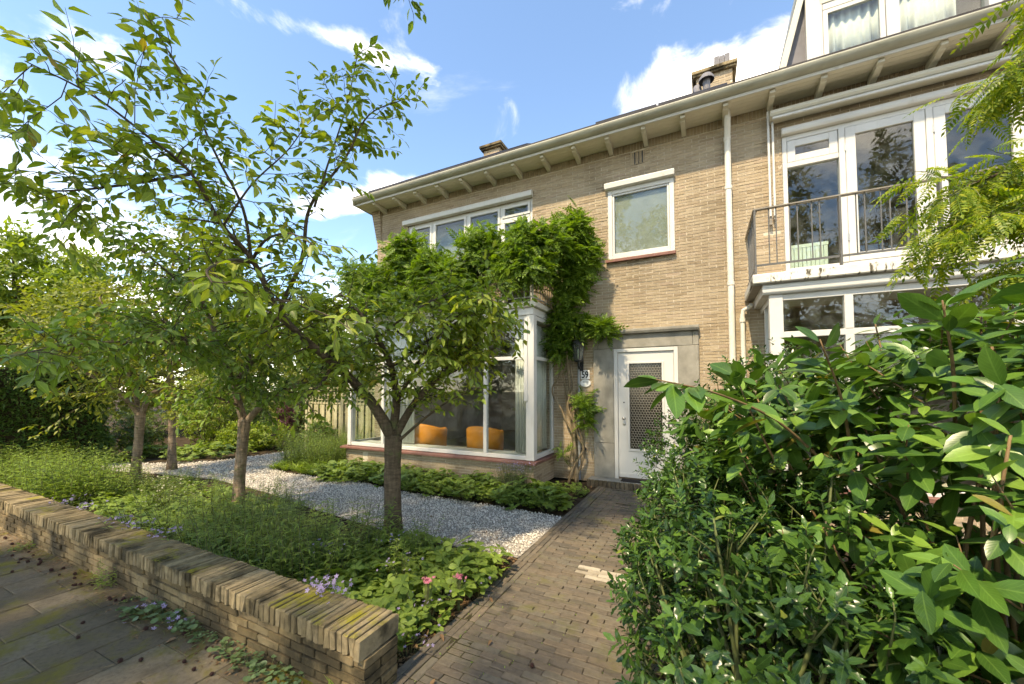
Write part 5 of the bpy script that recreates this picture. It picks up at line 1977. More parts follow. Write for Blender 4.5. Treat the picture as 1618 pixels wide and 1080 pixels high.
# ------------------------------------------------------------------ wisteria over the bay and its balcony
STEMS = [
    [(-2.35, 6.80, 2.9, .012), (-2.28, 6.84, 2.52, .013), (-2.39, 6.86, 1.93, .015), (-2.53, 6.85, 1.69, .016), (-2.50, 6.84, 1.49, .017), (-2.37, 6.85, 1.30, .018), (-2.29, 6.86, 1.10, .018), (-2.21, 6.86, .95, .018), (-2.12, 6.87, .78, .018)],
    [(-2.24, 6.80, 2.95, .018), (-2.25, 6.84, 2.30, .022), (-2.21, 6.86, 1.79, .024), (-2.21, 6.85, 1.45, .026), (-2.13, 6.85, 1.30, .030), (-2.13, 6.86, .90, .033), (-2.11, 6.85, .45, .036), (-2.08, 6.85, -.05, .042)],
    [(-2.19, 6.84, 2.2, .010), (-2.14, 6.83, 1.7, .013), (-2.23, 6.82, 1.36, .016), (-2.13, 6.82, 1.07, .018), (-2.05, 6.84, .81, .019), (-1.95, 6.84, .60, .020), (-2.01, 6.83, .46, .021), (-2.12, 6.81, .26, .023), (-2.23, 6.80, -.05, .026)],
    [(-2.47, 6.80, 2.9, .010), (-2.42, 6.85, 2.3, .012), (-2.32, 6.88, 1.83, .013), (-2.27, 6.88, 1.36, .015), (-2.19, 6.87, 1.02, .016), (-2.15, 6.88, .6, .018)]]


def in_wisteria():
    t = thing('wisteria', 'old wisteria with twisted trunk covering the bay balcony', 'climbing plant', (-2.12, 6.75, GZ))
    rg = np.random.default_rng(301)
    ells = [(-6.5, 5.95, 4.0, .5, .40, .40), (-5.9, 5.95, 3.85, .45, .40, .36), (-5.25, 5.95, 4.28, .40, .42, .42), (-4.6, 5.95, 3.92, .42, .42, .40), (-4.0, 5.95, 3.70, .45, .42, .32), (-3.55, 5.95, 4.16, .38, .42, .40),
            (-3.0, 5.95, 3.72, .40, .40, .32), (-2.65, 6.0, 4.10, .38, .42, .38), (-2.25, 6.2, 4.1, .32, .42, .35), (-2.05, 6.55, 4.45, .32, .32, .35), (-1.90, 6.65, 4.0, .28, .28, .42), (-2.1, 6.6, 3.55, .32, .32, .36),
            (-2.55, 5.95, 3.65, .35, .38, .25), (-4.4, 5.9, 3.45, .9, .35, .25), (-5.8, 5.9, 3.4, .9, .35, .25), (-2.25, 6.7, 2.95, .22, .22, .35), (-1.95, 6.75, 2.80, .30, .20, .20), (-1.58, 6.78, 2.72, .26, .18, .12), (-2.35, 6.7, 2.5, .16, .2, .28),
            (-2.15, 6.72, 2.02, .16, .16, .12), (-1.92, 6.8, 1.42, .10, .10, .18), (-1.88, 6.82, 1.10, .12, .10, .12), (-2.3, 6.78, .55, .08, .08, .12)]
    P, O = ell_points(rg, ells, 2100, .55, 1.08)
    a = shoots(rg, P, O, 5, .25, .9, .12, .10, .75)
    lamp = (np.abs(a[0][:, 0] + 2.02) < .20) & (a[0][:, 2] > 1.75) & (a[0][:, 2] < 2.68)
    keep = (a[0][:, 1] < 6.93) & ~lamp
    leafy(t, T_WIST, 'wist', frames(a[1][keep], a[2][keep], a[3][keep]), a[0][keep], LM['wisteria'], 300, 'foliage')
    P2, O2 = ell_points(rg, ells[:14], 900, .25, .7)
    V = MB()
    for stem in STEMS:
        c = catmull(stem, 6)
        V.tube(c[:, :3], c[:, 3] * (1 + .14 * np.sin(np.arange(len(c)) * 1.3)), 9)
    for lx, pts in enumerate([
        [(-2.22, 6.80, 2.9, .028), (-2.35, 6.5, 3.3, .026), (-2.5, 6.15, 3.6, .024), (-3.0, 5.97, 3.72, .022), (-3.8, 5.95, 3.66, .02), (-4.8, 5.96, 3.74, .018), (-5.8, 5.95, 3.70, .015), (-6.7, 5.97, 3.8, .01)],
        [(-2.20, 6.80, 2.9, .022), (-2.15, 6.7, 3.5, .02), (-2.2, 6.4, 4.0, .017), (-2.6, 6.05, 4.12, .015), (-3.4, 5.97, 4.0, .012), (-4.2, 5.95, 4.1, .009)],
        [(-2.40, 6.72, 2.95, .014), (-2.5, 6.3, 3.3, .014), (-2.9, 5.95, 3.32, .013), (-3.5, 5.93, 3.4, .01)],
        [(-2.1, 6.84, 2.6, .012), (-1.8, 6.85, 2.78, .009), (-1.45, 6.85, 2.78, .005)],
        [(-2.08, 6.88, .1, .018), (-1.95, 6.87, .5, .016), (-2.03, 6.87, .9, .014), (-2.2, 6.87, 1.2, .013), (-2.05, 6.88, 1.7, .012)]]):
        c = catmull(pts, 6)
        V.tube(c[:, :3], c[:, 3], 8)
    V.build('trunk', M['vine'], t, smooth=True)
    return t


in_wisteria()

# ------------------------------------------------------------------ pinnate-leaved tree reaching in over the laurel
lt_ = thing('pinnate_tree', 'tree with fine feathery yellow-green leaves overhanging the balcony side', 'tree', (3.3, 3.9, GZ))
T = Tree(401)
c = catmull([(3.3, 3.9, GZ - .05, .11), (3.28, 3.88, .8, .09), (3.2, 3.85, 1.8, .075), (3.1, 3.8, 2.8, .06), (2.9, 3.7, 3.8, .045), (2.6, 3.6, 4.8, .03)], 6)
T.wood.tube(c[:, :3], c[:, 3], 12)
for l in [[(3.15, 3.82, 2.4, .035), (2.6, 3.55, 2.85, .026), (2.1, 3.35, 2.98, .018), (1.7, 3.2, 2.92, .012), (1.35, 3.08, 2.80, .006)],
          [(3.0, 3.75, 3.3, .03), (2.4, 3.5, 3.6, .02), (1.95, 3.35, 3.6, .014), (1.65, 3.2, 3.45, .007)],
          [(3.2, 3.85, 1.9, .03), (2.6, 3.5, 2.3, .02), (2.0, 3.2, 2.45, .013), (1.55, 3.0, 2.35, .007)],
          [(2.6, 3.55, 2.85, .016), (2.1, 3.25, 2.75, .011), (1.6, 3.05, 2.62, .007), (1.22, 2.98, 2.55, .004)],
          [(2.4, 3.5, 3.6, .016), (2.0, 3.2, 3.75, .01), (1.75, 3.05, 3.75, .005)],
          [(3.25, 3.87, 1.5, .02), (2.6, 3.4, 1.9, .014), (2.0, 3.0, 2.1, .009), (1.6, 2.85, 2.1, .005)]]:
    cc = T.limb(l, 6, 6)
    P3 = cc[:, :3]
    for i in range(4, len(P3)):
        for _ in range(3):
            d = unit(T.rg.normal(0, 1, 3) * np.array((1, 1, .5)) + unit(P3[i] - P3[i - 1]) * .8)
            tw = wander(T.rg, P3[i], d, T.rg.uniform(.12, .34), 4, .15, -.06)
            T.fine.tube(tw, [.004, .0032, .0026, .002, .0015], 4, cap=False)
            T.leaves_on(tw, .034, .215, .15, .45)
T.wood.build('trunk', M['bark'], lt_, smooth=True)
T.fine.build('twigs', M['stem_green'], lt_, kind='stuff')
A, P = T.arrays()
leafy(lt_, T_LOCUST, 'locust', A, P, LM['locust'], 300)
print('locust', len(P))


# ------------------------------------------------------------------ trees built from clumps (background, street)
def clump_tree(name, label, base, h, ells, n, nl, size, mat, seed, trunk_r=.15, tpl=T_SMALL, group=None, cat='tree', bark=None, wf=1.0):
    rg = np.random.default_rng(seed)
    t = thing(name, label, cat, base, group)
    E = []
    # break each big ellipsoid into lumps for an uneven outline
    for (cx, cy, cz, rx, ry, rz) in ells:
        for _ in range(16):
            d = unit(rg.normal(0, 1, 3))
            r = rg.uniform(.35, .8)
            s = rg.uniform(.28, .46)
            E.append((cx + d[0] * rx * r, cy + d[1] * ry * r, cz + d[2] * rz * r, rx * s, ry * s, rz * s))
    P, O = ell_points(rg, E, n, .6, 1.1)
    a = shoots(rg, P, O, nl, size, .95, .25, size * 1.2, .4, .5)
    leafy(t, tpl, name, frames(a[1], a[2], a[3], wf), a[0], mat, 0)
    w_ = MB()
    top = np.array((base[0], base[1], h * .62))
    c = catmull([(base[0], base[1], GZ - .1, trunk_r * 1.2), (base[0] + .05, base[1], h * .2, trunk_r), (base[0] - .05, base[1] + .05, h * .42, trunk_r * .8), (*top, trunk_r * .45)], 6)
    w_.tube(c[:, :3], c[:, 3], 10)
    for e in E[::2]:
        q = c[rg.integers(7, len(c) - 1)]
        m_ = (q[:3] + np.array(e[:3])) / 2 + np.array((0, 0, -.05 * h))
        w_.tube(catmull([(*q[:3], trunk_r * .35), (*m_, trunk_r * .22), (*e[:3], trunk_r * .08)], 5)[:, :3], np.linspace(trunk_r * .35, trunk_r * .07, 11), 6)
    w_.build('trunk', bark or M['bark'], t, smooth=True)
    return t


clump_tree('park_tree', 'large pale green broadleaf tree rising behind the dark hedge', (-40, 8.5, GZ), 13.5, [(-40, 7.0, 7.0, 6.0, 6.0, 5.2), (-38.5, 9.2, 8.2, 4.2, 3.6, 4.6), (-37, 11.2, 5.0, 3.6, 2.8, 3.8)], 8500, 6, .54, LM['bright'], 501, .45)
clump_tree('park_tree', 'mid green tree showing between the cherry crowns beyond the gravel', (-24, 14.5, GZ), 9.0, [(-24.5, 13.5, 5.2, 3.4, 3.2, 3.4), (-22.5, 16.5, 4.6, 3.2, 2.8, 3.2)], 4200, 6, .34, LM['far'], 502, .2)
clump_tree('park_tree', 'yellow green tree behind the purple shrub and fence', (-15.5, 13.5, GZ), 6.0, [(-15.5, 13.5, 3.4, 2.8, 2.4, 2.6), (-12.5, 14.0, 3.2, 2.4, 2.0, 2.4)], 3600, 6, .25, LM['bright'], 503, .18)
clump_tree('park_tree', 'low spreading tree behind the pale tree trunks near the hedge', (-18, 6.5, GZ), 5.2, [(-18.5, 6.0, 3.0, 2.4, 2.2, 2.4), (-16.8, 8.8, 2.9, 2.2, 2.0, 2.3)], 4200, 6, .22, LM['far'], 504, .16)
clump_tree('park_tree', 'dark evergreen tree just behind the trellis fence', (-9.8, 11.0, GZ), 4.8, [(-9.8, 11.0, 2.4, 1.6, 1.5, 2.2), (-11.8, 10.2, 2.0, 1.5, 1.3, 1.9)], 2200, 6, .14, LM['far2'], 505, .14, T_OVAL)
# street tree overhead that shades the front garden, and trees over the road that the panes mirror
clump_tree('street_tree', 'street tree whose leafy twig hangs in at the top of the view', (-4.6, -3.2, GZ), 13.0,
           [(-5.2, -1.2, 10.6, 3.4, 2.3, 2.8), (-2.9, -1.2, 10.4, 1.7, 2.2, 2.6), (-4.8, -4.2, 8.2, 3.4, 2.0, 2.0), (-1.2, -4.4, 8.0, 2.2, 1.7, 1.8)], 3300, 6, .24, LM['cherry'], 506, .26)
for k, (x, y, hh) in enumerate([(-9, -16, 14), (-3.2, -16.5, 17), (4.8, -15.5, 20), (10.5, -16, 20), (-17, -16, 12)]):
    clump_tree('street_tree', 'leafy tree across the road mirrored in the window panes', (x, y, GZ), hh, [(x, y, hh * .56, 3.0, 2.6, hh * .36), (x + 1.2, y + .5, hh * .42, 2.2, 2.0, hh * .26)], 1250, 6, .48, LM['far2' if k % 2 else 'far'], 510 + k, .25, T_SMALL,
               group='trees across the road')
# the twig that hangs into the top of the view, from a drooping street-tree branch
tw = bpy.data.objects['street_tree']
T = Tree(520)
cc = T.limb([(-3.2, -1.2, 6.9, .03), (-2.6, .2, 6.2, .02), (-2.1, 1.2, 5.3, .013), (-1.82, 1.75, 4.62, .008), (-1.72, 1.92, 4.27, .004)], 6, 6)
for i in range(len(cc) - 9, len(cc)):
    for _ in range(2):
        t_ = wander(T.rg, cc[i, :3], unit(T.rg.normal(0, 1, 3) + np.array((0, 0, -.4))), .16, 3, .15, -.1)
        T.fine.tube(t_, [.003, .0025, .002, .001], 4, cap=False)
        T.leaves_on(t_, .035, .075, .2, .4)
T.wood.build('hanging_branch', M['bark'], tw, smooth=True)
T.fine.build('twigs', M['twig'], tw, kind='stuff')
A, P = T.arrays()
leafy(tw, T_CHERRY, 'hang', A, P, LM['cherry2'], 120, 'hanging_foliage')

# ------------------------------------------------------------------ houseplant inside the bay
hp = thing('houseplant', 'dark leafy houseplant standing in the bay room behind the glass', 'plant', (-3.35, 7.75, 0.14))
MB().lathe([(0.0, 0.14), (0.13, 0.14), (0.17, 0.42), (0.15, 0.42), (0.12, 0.38), (0.0, 0.38)], -3.35, 7.75, 16).build('pot', M['slate'], hp, smooth=True)
T = Tree(530)
for k in range(9):
    a = k * .7
    T.fine.tube(wander(T.rg, (-3.35, 7.75, .38), (math.cos(a) * .35, math.sin(a) * .35, 1), .9, 4, .08, 0), [.008, .007, .006, .005, .003], 5, cap=False)
    T.leaves_on(wander(T.rg, (-3.35, 7.75, .5), (math.cos(a) * .45, math.sin(a) * .45, 1), T.rg.uniform(.5, 1.0), 4, .1, 0), .05, .17, .2, .3)
T.fine.build('stems', M['stem_green'], hp)
A, P = T.arrays()
leafy(hp, T_OVAL, 'house', A, P, LM['far2'], 0, 'foliage')

# ------------------------------------------------------------------ yew hedge
hg = thing('yew_hedge', 'tall dark clipped yew hedge at the end of the garden', 'hedge', (-12.7, 2.9, GZ))
rg = np.random.default_rng(601)
HX0, HX1, HY0, HY1, HZ = -13.6, -12.05, 0.2, 3.95, 2.2
n = 30000
fc = rg.random(n)
p = np.empty((n, 3))
o_ = np.zeros((n, 3))
u = rg.uniform(0, 1, (n, 3))
for i, (lo, hi, fix, val, nr) in enumerate([(0, .52, 0, HX1, (1, 0, 0)), (.52, .72, 1, HY1, (0, 1, 0)), (.72, .80, 1, HY0, (0, -1, 0)), (.80, 1.01, 2, HZ, (0, 0, 1))]):
    s = (fc >= lo) & (fc < hi)
    q = np.array((HX0, HY0, 0.0)) + u[s] * np.array((HX1 - HX0, HY1 - HY0, HZ))
    q[:, fix] = val
    p[s] = q
    o_[s] = nr
bulge = .10 * np.sin(p[:, 1] * 2.1 + p[:, 2] * 1.3) + .07 * np.sin(p[:, 2] * 3.7 + p[:, 0] * 2) + .05 * np.sin(p[:, 1] * 7.3)
p += o_ * (bulge[:, None] + rg.normal(0, .045, (n, 1)) - .05)
D = unit(o_ * .8 + np.array((0, 0, -.12)) + rg.normal(0, .55, (n, 3)))
N = unit(np.array((0, 0, 1.0)) + o_ * .4 + rg.normal(0, .4, (n, 3)))
leafy(hg, T_SMALL, 'yew', frames(D, N, rg.uniform(.05, .12, n), .8), p, LM['yew'], 0, 'foliage')
MB().box(HX0 + .12, HX1 - .16, HY0 + .15, HY1 - .16, 0, HZ - .16).build('inner_wood', M['soil'], hg)
st_ = MB()
for k in range(9):
    y = HY0 + .3 + k * .4
    st_.tube([(-12.7, y, -.05), (-12.6, y + .03, .6), (-12.5, y, 1.8)], [.05, .04, .02], 6)
st_.build('stems', M['twig'], hg)


# ------------------------------------------------------------------ background shrubs
BG = [  # label, base, ells, material, n, leaf size
    ('dense green shrub beside the trellis fence', (-10.6, 8.2, GZ), [(-10.6, 8.2, .9, .9, .7, .95), (-9.9, 8.5, 1.2, .7, .6, 1.0)], 'far2', 700, .085),
    ('bright green hydrangea-like shrub at the gravel edge behind the slender trunk', (-11.6, 6.5, GZ), [(-11.6, 6.5, .35, .75, .5, .42), (-11.0, 6.9, .35, .6, .5, .40)], 'bright', 420, .095),
    ('purple-leaved shrub in the far border', (-11.5, 7.9, GZ), [(-11.5, 7.9, .72, .42, .40, .55)], 'purple', 420, .075),
    ('variegated pale shrub behind the straight pale trunk', (-13.0, 6.3, GZ), [(-13.0, 6.3, 1.1, .8, .7, 1.1)], 'bright', 560, .075),
    ('tall loose green shrub behind the purple shrub', (-12.6, 9.0, GZ), [(-12.6, 9.0, 1.4, 1.1, .9, 1.4)], 'far', 700, .10),
    ('low green shrub in the gap between hedge and forked trunk', (-13.2, 4.9, GZ), [(-13.2, 4.9, .55, .7, .6, .6)], 'far2', 420, .075),
    ('rounded green shrub left of the purple one', (-12.6, 7.2, GZ), [(-12.6, 7.2, .6, .7, .6, .65)], 'far2', 480, .08),
    ('tall arching shrub at the back corner of the garden', (-14.6, 7.6, GZ), [(-14.6, 7.6, 1.6, 1.2, 1.0, 1.6)], 'far', 800, .11),
    ('deep green shrub under the trellis foot', (-9.3, 7.25, GZ), [(-9.3, 7.2, .40, .5, .3, .45)], 'bed', 360, .07),
    ('tall green shrub above the trellis fence', (-8.6, 8.6, GZ), [(-8.6, 8.6, 1.4, 1.0, .7, 1.3)], 'far2', 600, .09),
    ('broad hedge-like shrub closing the garden far back', (-17.5, 10.5, GZ), [(-17.5, 10.5, 1.4, 2.2, 1.2, 1.5), (-20.5, 9.5, 1.5, 2.2, 1.2, 1.6)], 'far2', 900, .15),
    ('tall hedge shrub in the back garden seen through the bay room', (-7.5, 19.5, GZ), [(-9.5, 19.5, 2.4, 2.4, 1.4, 2.8), (-5.5, 20.0, 2.4, 2.4, 1.4, 2.8), (-13.0, 20.0, 2.4, 2.4, 1.4, 2.8)], 'far2', 900, .28),  # added backdrop, covers the bright sky behind the rear opening
    ('wide shrub behind the hedge end', (-17.0, 3.6, GZ), [(-17.0, 3.6, 1.6, 1.5, 1.5, 1.7), (-19.5, 1.5, 1.8, 1.8, 1.8, 1.9)], 'far', 900, .14),
]
for k, (lab, base, ells, mt, n, sz) in enumerate(BG):
    shrub('garden_shrub', lab, 'shrub', base, ells, T_OVAL, 'bgoval', LM[mt], n, 7, sz, .9, .2, sz * 1.1, 700 + k, 0, M['twig'], 14, group='shrubs in the far border', inner=.4, rlo=.7, rhi=1.15)
print('shrubs done')


# ------------------------------------------------------------------ perennials in the beds
def plant_mesh(kind, seed):
    """list of (verts, faces, uv, material) for a clump rooted at the origin"""
    rg = np.random.default_rng(seed)
    out = []
    st_ = MB()
    p, d, nn, s = [], [], [], []
    fl_p, fl_d, fl_s = [], [], []
    if kind in ('upright', 'tall', 'fine'):
        ns, h0, ls, sp_ = {'upright': (7, .38, .095, .022), 'tall': (8, .58, .120, .026), 'fine': (11, .50, .075, .016)}[kind]
        for k in range(ns):
            a = rg.uniform(0, 6.28)
            r = rg.uniform(.0, .13)
            path = wander(rg, (r * math.cos(a), r * math.sin(a), 0), (math.cos(a) * .22, math.sin(a) * .22, 1), h0 * rg.uniform(.6, 1.15), 5, .07, .03)
            st_.tube(path, np.linspace(.0032, .0014, 6), 3, cap=False)
            z = .1
            L = np.linalg.norm(path[-1] - path[0])
            j = 0
            while z < 1:
                i = min(int(z * 5), 4)
                q = path[i] + (path[i + 1] - path[i]) * (z * 5 - i)
                b = j * 2.4 + k
                p.append(q)
                d.append((math.cos(b), math.sin(b), .55 - .2 * z + rg.normal(0, .15)))
                nn.append((-.3 * math.cos(b), -.3 * math.sin(b), 1))
                s.append(ls * (1.05 - .5 * z) * rg.uniform(.8, 1.2))
                z += sp_ / L * (1.0 + .2 * rg.normal())
                j += 1
        tpl = T_NARROW
    elif kind == 'grass':
        for k in range(60):
            a = rg.uniform(0, 6.28)
            p.append((rg.normal(0, .04), rg.normal(0, .04), 0))
            d.append((math.cos(a) * .6, math.sin(a) * .6, 1.0))
            nn.append((-math.cos(a), -math.sin(a), .3))
            s.append(rg.uniform(.18, .42))
        tpl = T_BLADE
    else:
        tpl, nlv, h0, ls = {'anemone': (T_TRI, 22, .20, .085), 'geranium': (T_PALM, 26, .14, .062), 'mantle': (T_PALM, 30, .19, .066), 'round': (T_ROUND, 42, .07, .042), 'low': (T_OVAL, 46, .08, .05)}[kind]
        for k in range(nlv):
            a = rg.uniform(0, 6.28)
            r = math.sqrt(rg.uniform(0, 1)) * (.17 if kind != 'round' else .13)
            h = h0 * rg.uniform(.35, 1.15) * (1 - .45 * (r / .17) ** 2)
            q = np.array((r * math.cos(a), r * math.sin(a), h))
            st_.tube([(r * .25 * math.cos(a), r * .25 * math.sin(a), 0), q * np.array((.7, .7, .7)), q], .0016, 3, cap=False)
            p.append(q)
            b = a + rg.normal(0, .7)
            d.append((math.cos(b), math.sin(b), rg.normal(.05, .22)))
            nn.append((rg.normal(0, .25), rg.normal(0, .25) - .15, 1))
            s.append(ls * rg.uniform(.65, 1.2))
    A = frames(np.array(d, float), unit(np.array(nn, float)), np.array(s))
    V, F, UV = inst(tpl, A, np.array(p, float))
    sv = np.concatenate(st_.v) if st_.v else np.zeros((0, 3))
    return V, F, UV, sv, (np.concatenate(st_.q) if st_.q else np.zeros((0, 4), int))


PM = {}


def plant_variants(kind, mat, key, k=4):
    res = []
    for i in range(k):
        V, F, UV, sv, sq = plant_mesh(kind, hash((kind, i)) % 1000 if False else 31 * i + len(kind))
        allv = np.concatenate([V, sv])
        me = mesh_from(key, allv, [F] + ([sq + len(V)] if len(sq) else []), np.concatenate([UV, np.full((len(sv), 2), .5)]), True)
        me.materials.append(mat)
        me.materials.append(M['stem_green'])
        mi = np.zeros(len(F) + len(sq), np.int32)
        mi[len(F):] = 1
        me.polygons.foreach_set('material_index', mi)
        res.append(me)
    PM[key] = res
    return res


plant_variants('upright', LM['bed'], 'upright')
plant_variants('tall', LM['bedlight'], 'tall')
plant_variants('fine', LM['bed'], 'fine')
plant_variants('anemone', LM['bedlight'], 'anemone')
plant_variants('geranium', LM['bed'], 'geranium')
plant_variants('mantle', LM['bedlight'], 'mantle')
plant_variants('mantle', LM['bed'], 'mantle_dark')
plant_variants('round', LM['corydalis'], 'round')
plant_variants('low', LM['bed'], 'low')
plant_variants('fine', LM['bedgrey'], 'greyfine')
plant_variants('grass', LM['bedlight'], 'grass')
prg = np.random.default_rng(801)


def plant(key, name, x, y, z, s, label, group, cat='plant'):
    o = bpy.data.objects.new(name, PM[key][int(prg.integers(len(PM[key])))])
    put(o, None, (x, y, z), label, cat, group)
    o.rotation_euler = (prg.normal(0, .06), prg.normal(0, .06), prg.uniform(0, 6.28))
    o.scale = (s * prg.uniform(.9, 1.1), s * prg.uniform(.9, 1.1), s * prg.uniform(.9, 1.15))
    return o


def scatter(key, name, region, n, smin, smax, label, group, mind=.14):
    x0, x1, y0, y1 = region
    pts = []
    tries = 0
    while len(pts) < n and tries < n * 40:
        tries += 1
        q = np.array((prg.uniform(x0, x1), prg.uniform(y0, y1)))
        if all(np.hypot(*(q - r)) > mind for r in pts):
            pts.append(q)
            u_ = (q[0] - x0) / (x1 - x0)
            v_ = (q[1] - y0) / (y1 - y0)
            zone = ('hedge end' if u_ < .34 else 'middle' if u_ < .67 else 'path end') + (', front row' if v_ < .34 else ', middle row' if v_ < .67 else ', back row')
            plant(key, name, q[0], q[1], GZ, prg.uniform(smin, smax), label + ', ' + zone, group)


BZ = GZ
scatter('anemone', 'anemone_plant', (-3.0, -1.78, 1.90, 3.25), 44, .75, 1.2, 'light green three-lobed leaf clump in the bed beside the path', 'light leafy clumps by the path', .15)
scatter('geranium', 'geranium_plant', (-3.2, -1.75, 1.88, 3.4), 22, .7, 1.1, 'low geranium clump among the light leaves beside the path', 'geraniums by the path', .2)
scatter('upright', 'tall_perennial', (-5.3, -2.9, 1.95, 3.0), 70, .95, 1.55, 'upright narrow-leaved perennial between the first two cherry trunks', 'upright perennials between the cherry trunks', .13)
scatter('mantle', 'ladys_mantle', (-7.6, -4.6, 1.88, 2.7), 46, .6, 1.0, 'low bright green mound along the back of the garden wall', 'bright mounds behind the wall', .17)
scatter('geranium', 'geranium_plant', (-8.6, -4.8, 2.5, 3.7), 46, .8, 1.3, 'leafy low mound around the slender cherry trunk', 'low mounds around the slender trunk', .18)
scatter('fine', 'fine_perennial', (-8.4, -5.2, 2.6, 3.8), 24, .6, .95, 'fine-leaved perennial near the gravel behind the wall', 'fine perennials near the gravel', .25)
scatter('tall', 'goldenrod', (-12.0, -7.9, 1.95, 3.0), 60, .85, 1.25, 'tall light green leafy perennial in front of the dark hedge', 'tall perennials before the hedge', .18)
scatter('upright', 'tall_perennial', (-3.2, -2.5, 2.7, 3.4), 10, .7, 1.0, 'upright perennial at the foot of the forked cherry', 'perennials at the forked cherry', .16)
# bed along the bay
scatter('mantle', 'ladys_mantle', (-6.6, -1.95, 5.02, 5.85), 60, .85, 1.35, 'bright lobed-leaf mound in the bed under the bay', 'bright mounds under the bay', .17)
scatter('mantle_dark', 'geranium_plant', (-6.8, -1.9, 5.0, 5.9), 46, .9, 1.5, 'deep green lobed-leaf mound in the bed under the bay', 'deep green mounds under the bay', .18)
scatter('greyfine', 'lavender', (-3.0, -2.5, 5.45, 5.8), 5, .75, 1.0, 'grey-leaved lavender below the corner of the bay sill', 'lavender below the bay corner', .14)
scatter('mantle', 'ladys_mantle', (-2.3, -1.75, 5.2, 6.5), 12, .5, .9, 'small bright mound between path and wisteria trunk', 'mounds by the wisteria', .16)
# border between bay and trellis
scatter('fine', 'fine_perennial', (-8.5, -7.05, 5.5, 7.2), 60, .9, 1.5, 'fine-leaved perennial in the border between gravel and trellis', 'perennials by the trellis', .17)
scatter('grass', 'grass_tuft', (-8.2, -6.8, 5.2, 5.9), 16, .7, 1.0, 'grassy tuft at the gravel edge beside the bay', 'grass tufts by the bay', .2)
# far border in front of the shrubs
scatter('mantle_dark', 'geranium_plant', (-13.0, -10.4, 4.6, 7.6), 36, 1.0, 1.6, 'leafy mound along the far edge of the gravel', 'mounds at the far gravel edge', .25)
# right of the path, under the shrubs


def cover(label, regions, n, seed, mat, smin, smax):
    """low creeping leaves nobody could count"""
    rg = np.random.default_rng(seed)
    pts = []
    for x0, x1, y0, y1, w_ in regions:
        k = int(n * w_)
        pts.append(np.stack([rg.uniform(x0, x1, k), rg.uniform(y0, y1, k)], 1))
    q = np.concatenate(pts)
    n = len(q)
    clump = .5 + .5 * np.sin(q[:, 0] * 5.1 + 1.3 * np.sin(q[:, 1] * 4)) * np.sin(q[:, 1] * 6.3 + q[:, 0])
    q = q[rg.random(n) < .25 + .75 * clump]
    n = len(q)
    a = rg.uniform(0, 6.28, n)
    A = frames(np.stack([np.cos(a), np.sin(a), rg.normal(.1, .25, n)], 1), unit(np.array((0, 0, 1.0)) + rg.normal(0, .35, (n, 3))), rg.uniform(smin, smax, n))
    V, F, UV = inst(T_OVAL, A, np.concatenate([q, (GZ + rg.uniform(.01, .09, n))[:, None]], 1))
    mk('ground_cover', V, [F], mat, uv=UV, smooth=True, kind='stuff', label=label)


cover('low creeping leaves covering the soil behind the garden wall', [(-12.0, -1.75, 1.84, 3.5, 1.0)], 7000, 811, LM['bed'], .03, .065)
cover('low creeping leaves under the holly and laurel', [(-.05, 1.8, 1.3, 2.4, 1.0)], 900, 812, LM['bed'], .03, .06)


# flowers: small lilac and pink heads
def flowers(name, label, pts, size, mat, n_each, spread, group, hz):
    for k, (x, y, z) in enumerate(pts):
        rg = np.random.default_rng(900 + k + len(name))
        q = np.stack([rg.normal(x, spread, n_each), rg.normal(y, spread, n_each), z + rg.uniform(0, hz, n_each)], 1)
        D = unit(rg.normal(0, 1, (n_each, 3)) * np.array((1, 1, .3)))
        N = unit(np.array((0, -.3, 1.0)) + rg.normal(0, .5, (n_each, 3)))
        A = frames(D, N, rg.uniform(.7, 1.2, n_each) * size)
        t = thing(name, label, 'flower', (x, y, GZ), group)
        V, F, UV = inst(T_FLOWER, A, q)
        mk('blossoms', V, [F], mat, t, uv=UV, smooth=True)
        m_ = MB()
        for a in q:
            m_.tube([(x + (a[0] - x) * .3, y + (a[1] - y) * .3, GZ), (a + np.array((x, y, GZ))) / 2 + np.array((0, 0, .02)), a], .0014, 3, cap=False)
        m_.build('flower_stems', M['stem_green'], t)


flowers('bellflower', 'lilac bellflowers spilling over the garden wall coping', [(-6.6, 1.84, .36), (-6.1, 1.84, .35), (-5.3, 1.84, .34), (-4.9, 1.84, .34), (-4.4, 1.84, .34), (-2.35, 1.84, .33), (-2.2, 1.80, .33)], .018, LM['lilac'], 26, .07, 'bellflowers on the wall', .05)
flowers('bellflower', 'lilac bellflowers low in the bed next to the path', [(-1.72, 2.0, .03), (-1.85, 2.3, .10), (-1.75, 2.8, .05), (-2.3, 2.6, .18), (-2.7, 2.9, .2), (-3.0, 2.4, .25)], .014, LM['lilac'], 16, .10, 'bellflowers by the path', .06)
flowers('bellflower', 'violet bellflowers at the holly foot beside the path', [(-.34, 1.85, .06), (-.22, 1.75, .12)], .016, LM['lilac'], 20, .07, 'bellflowers under the holly', .10)
flowers('pink_flower', 'pink flower head near the path edge', [(-1.82, 2.32, .26), (-1.70, 2.55, .22)], .016, LM['pink'], 26, .02, 'pink flower heads', .02)
flowers('lavender_bloom', 'grey lilac lavender bloom at the bay corner', [(-2.75, 5.6, .38), (-2.6, 5.7, .36), (-2.9, 5.62, .36)], .011, LM['lilac'], 60, .09, 'lavender bloom', .12)
flowers('white_flower', 'creamy white flower cluster near the slender trunk', [(-6.9, 2.9, .22), (-7.4, 3.1, .24), (-6.4, 2.7, .2), (-7.9, 3.2, .22)], .013, LM['cream'], 40, .14, 'white flower clusters', .08)

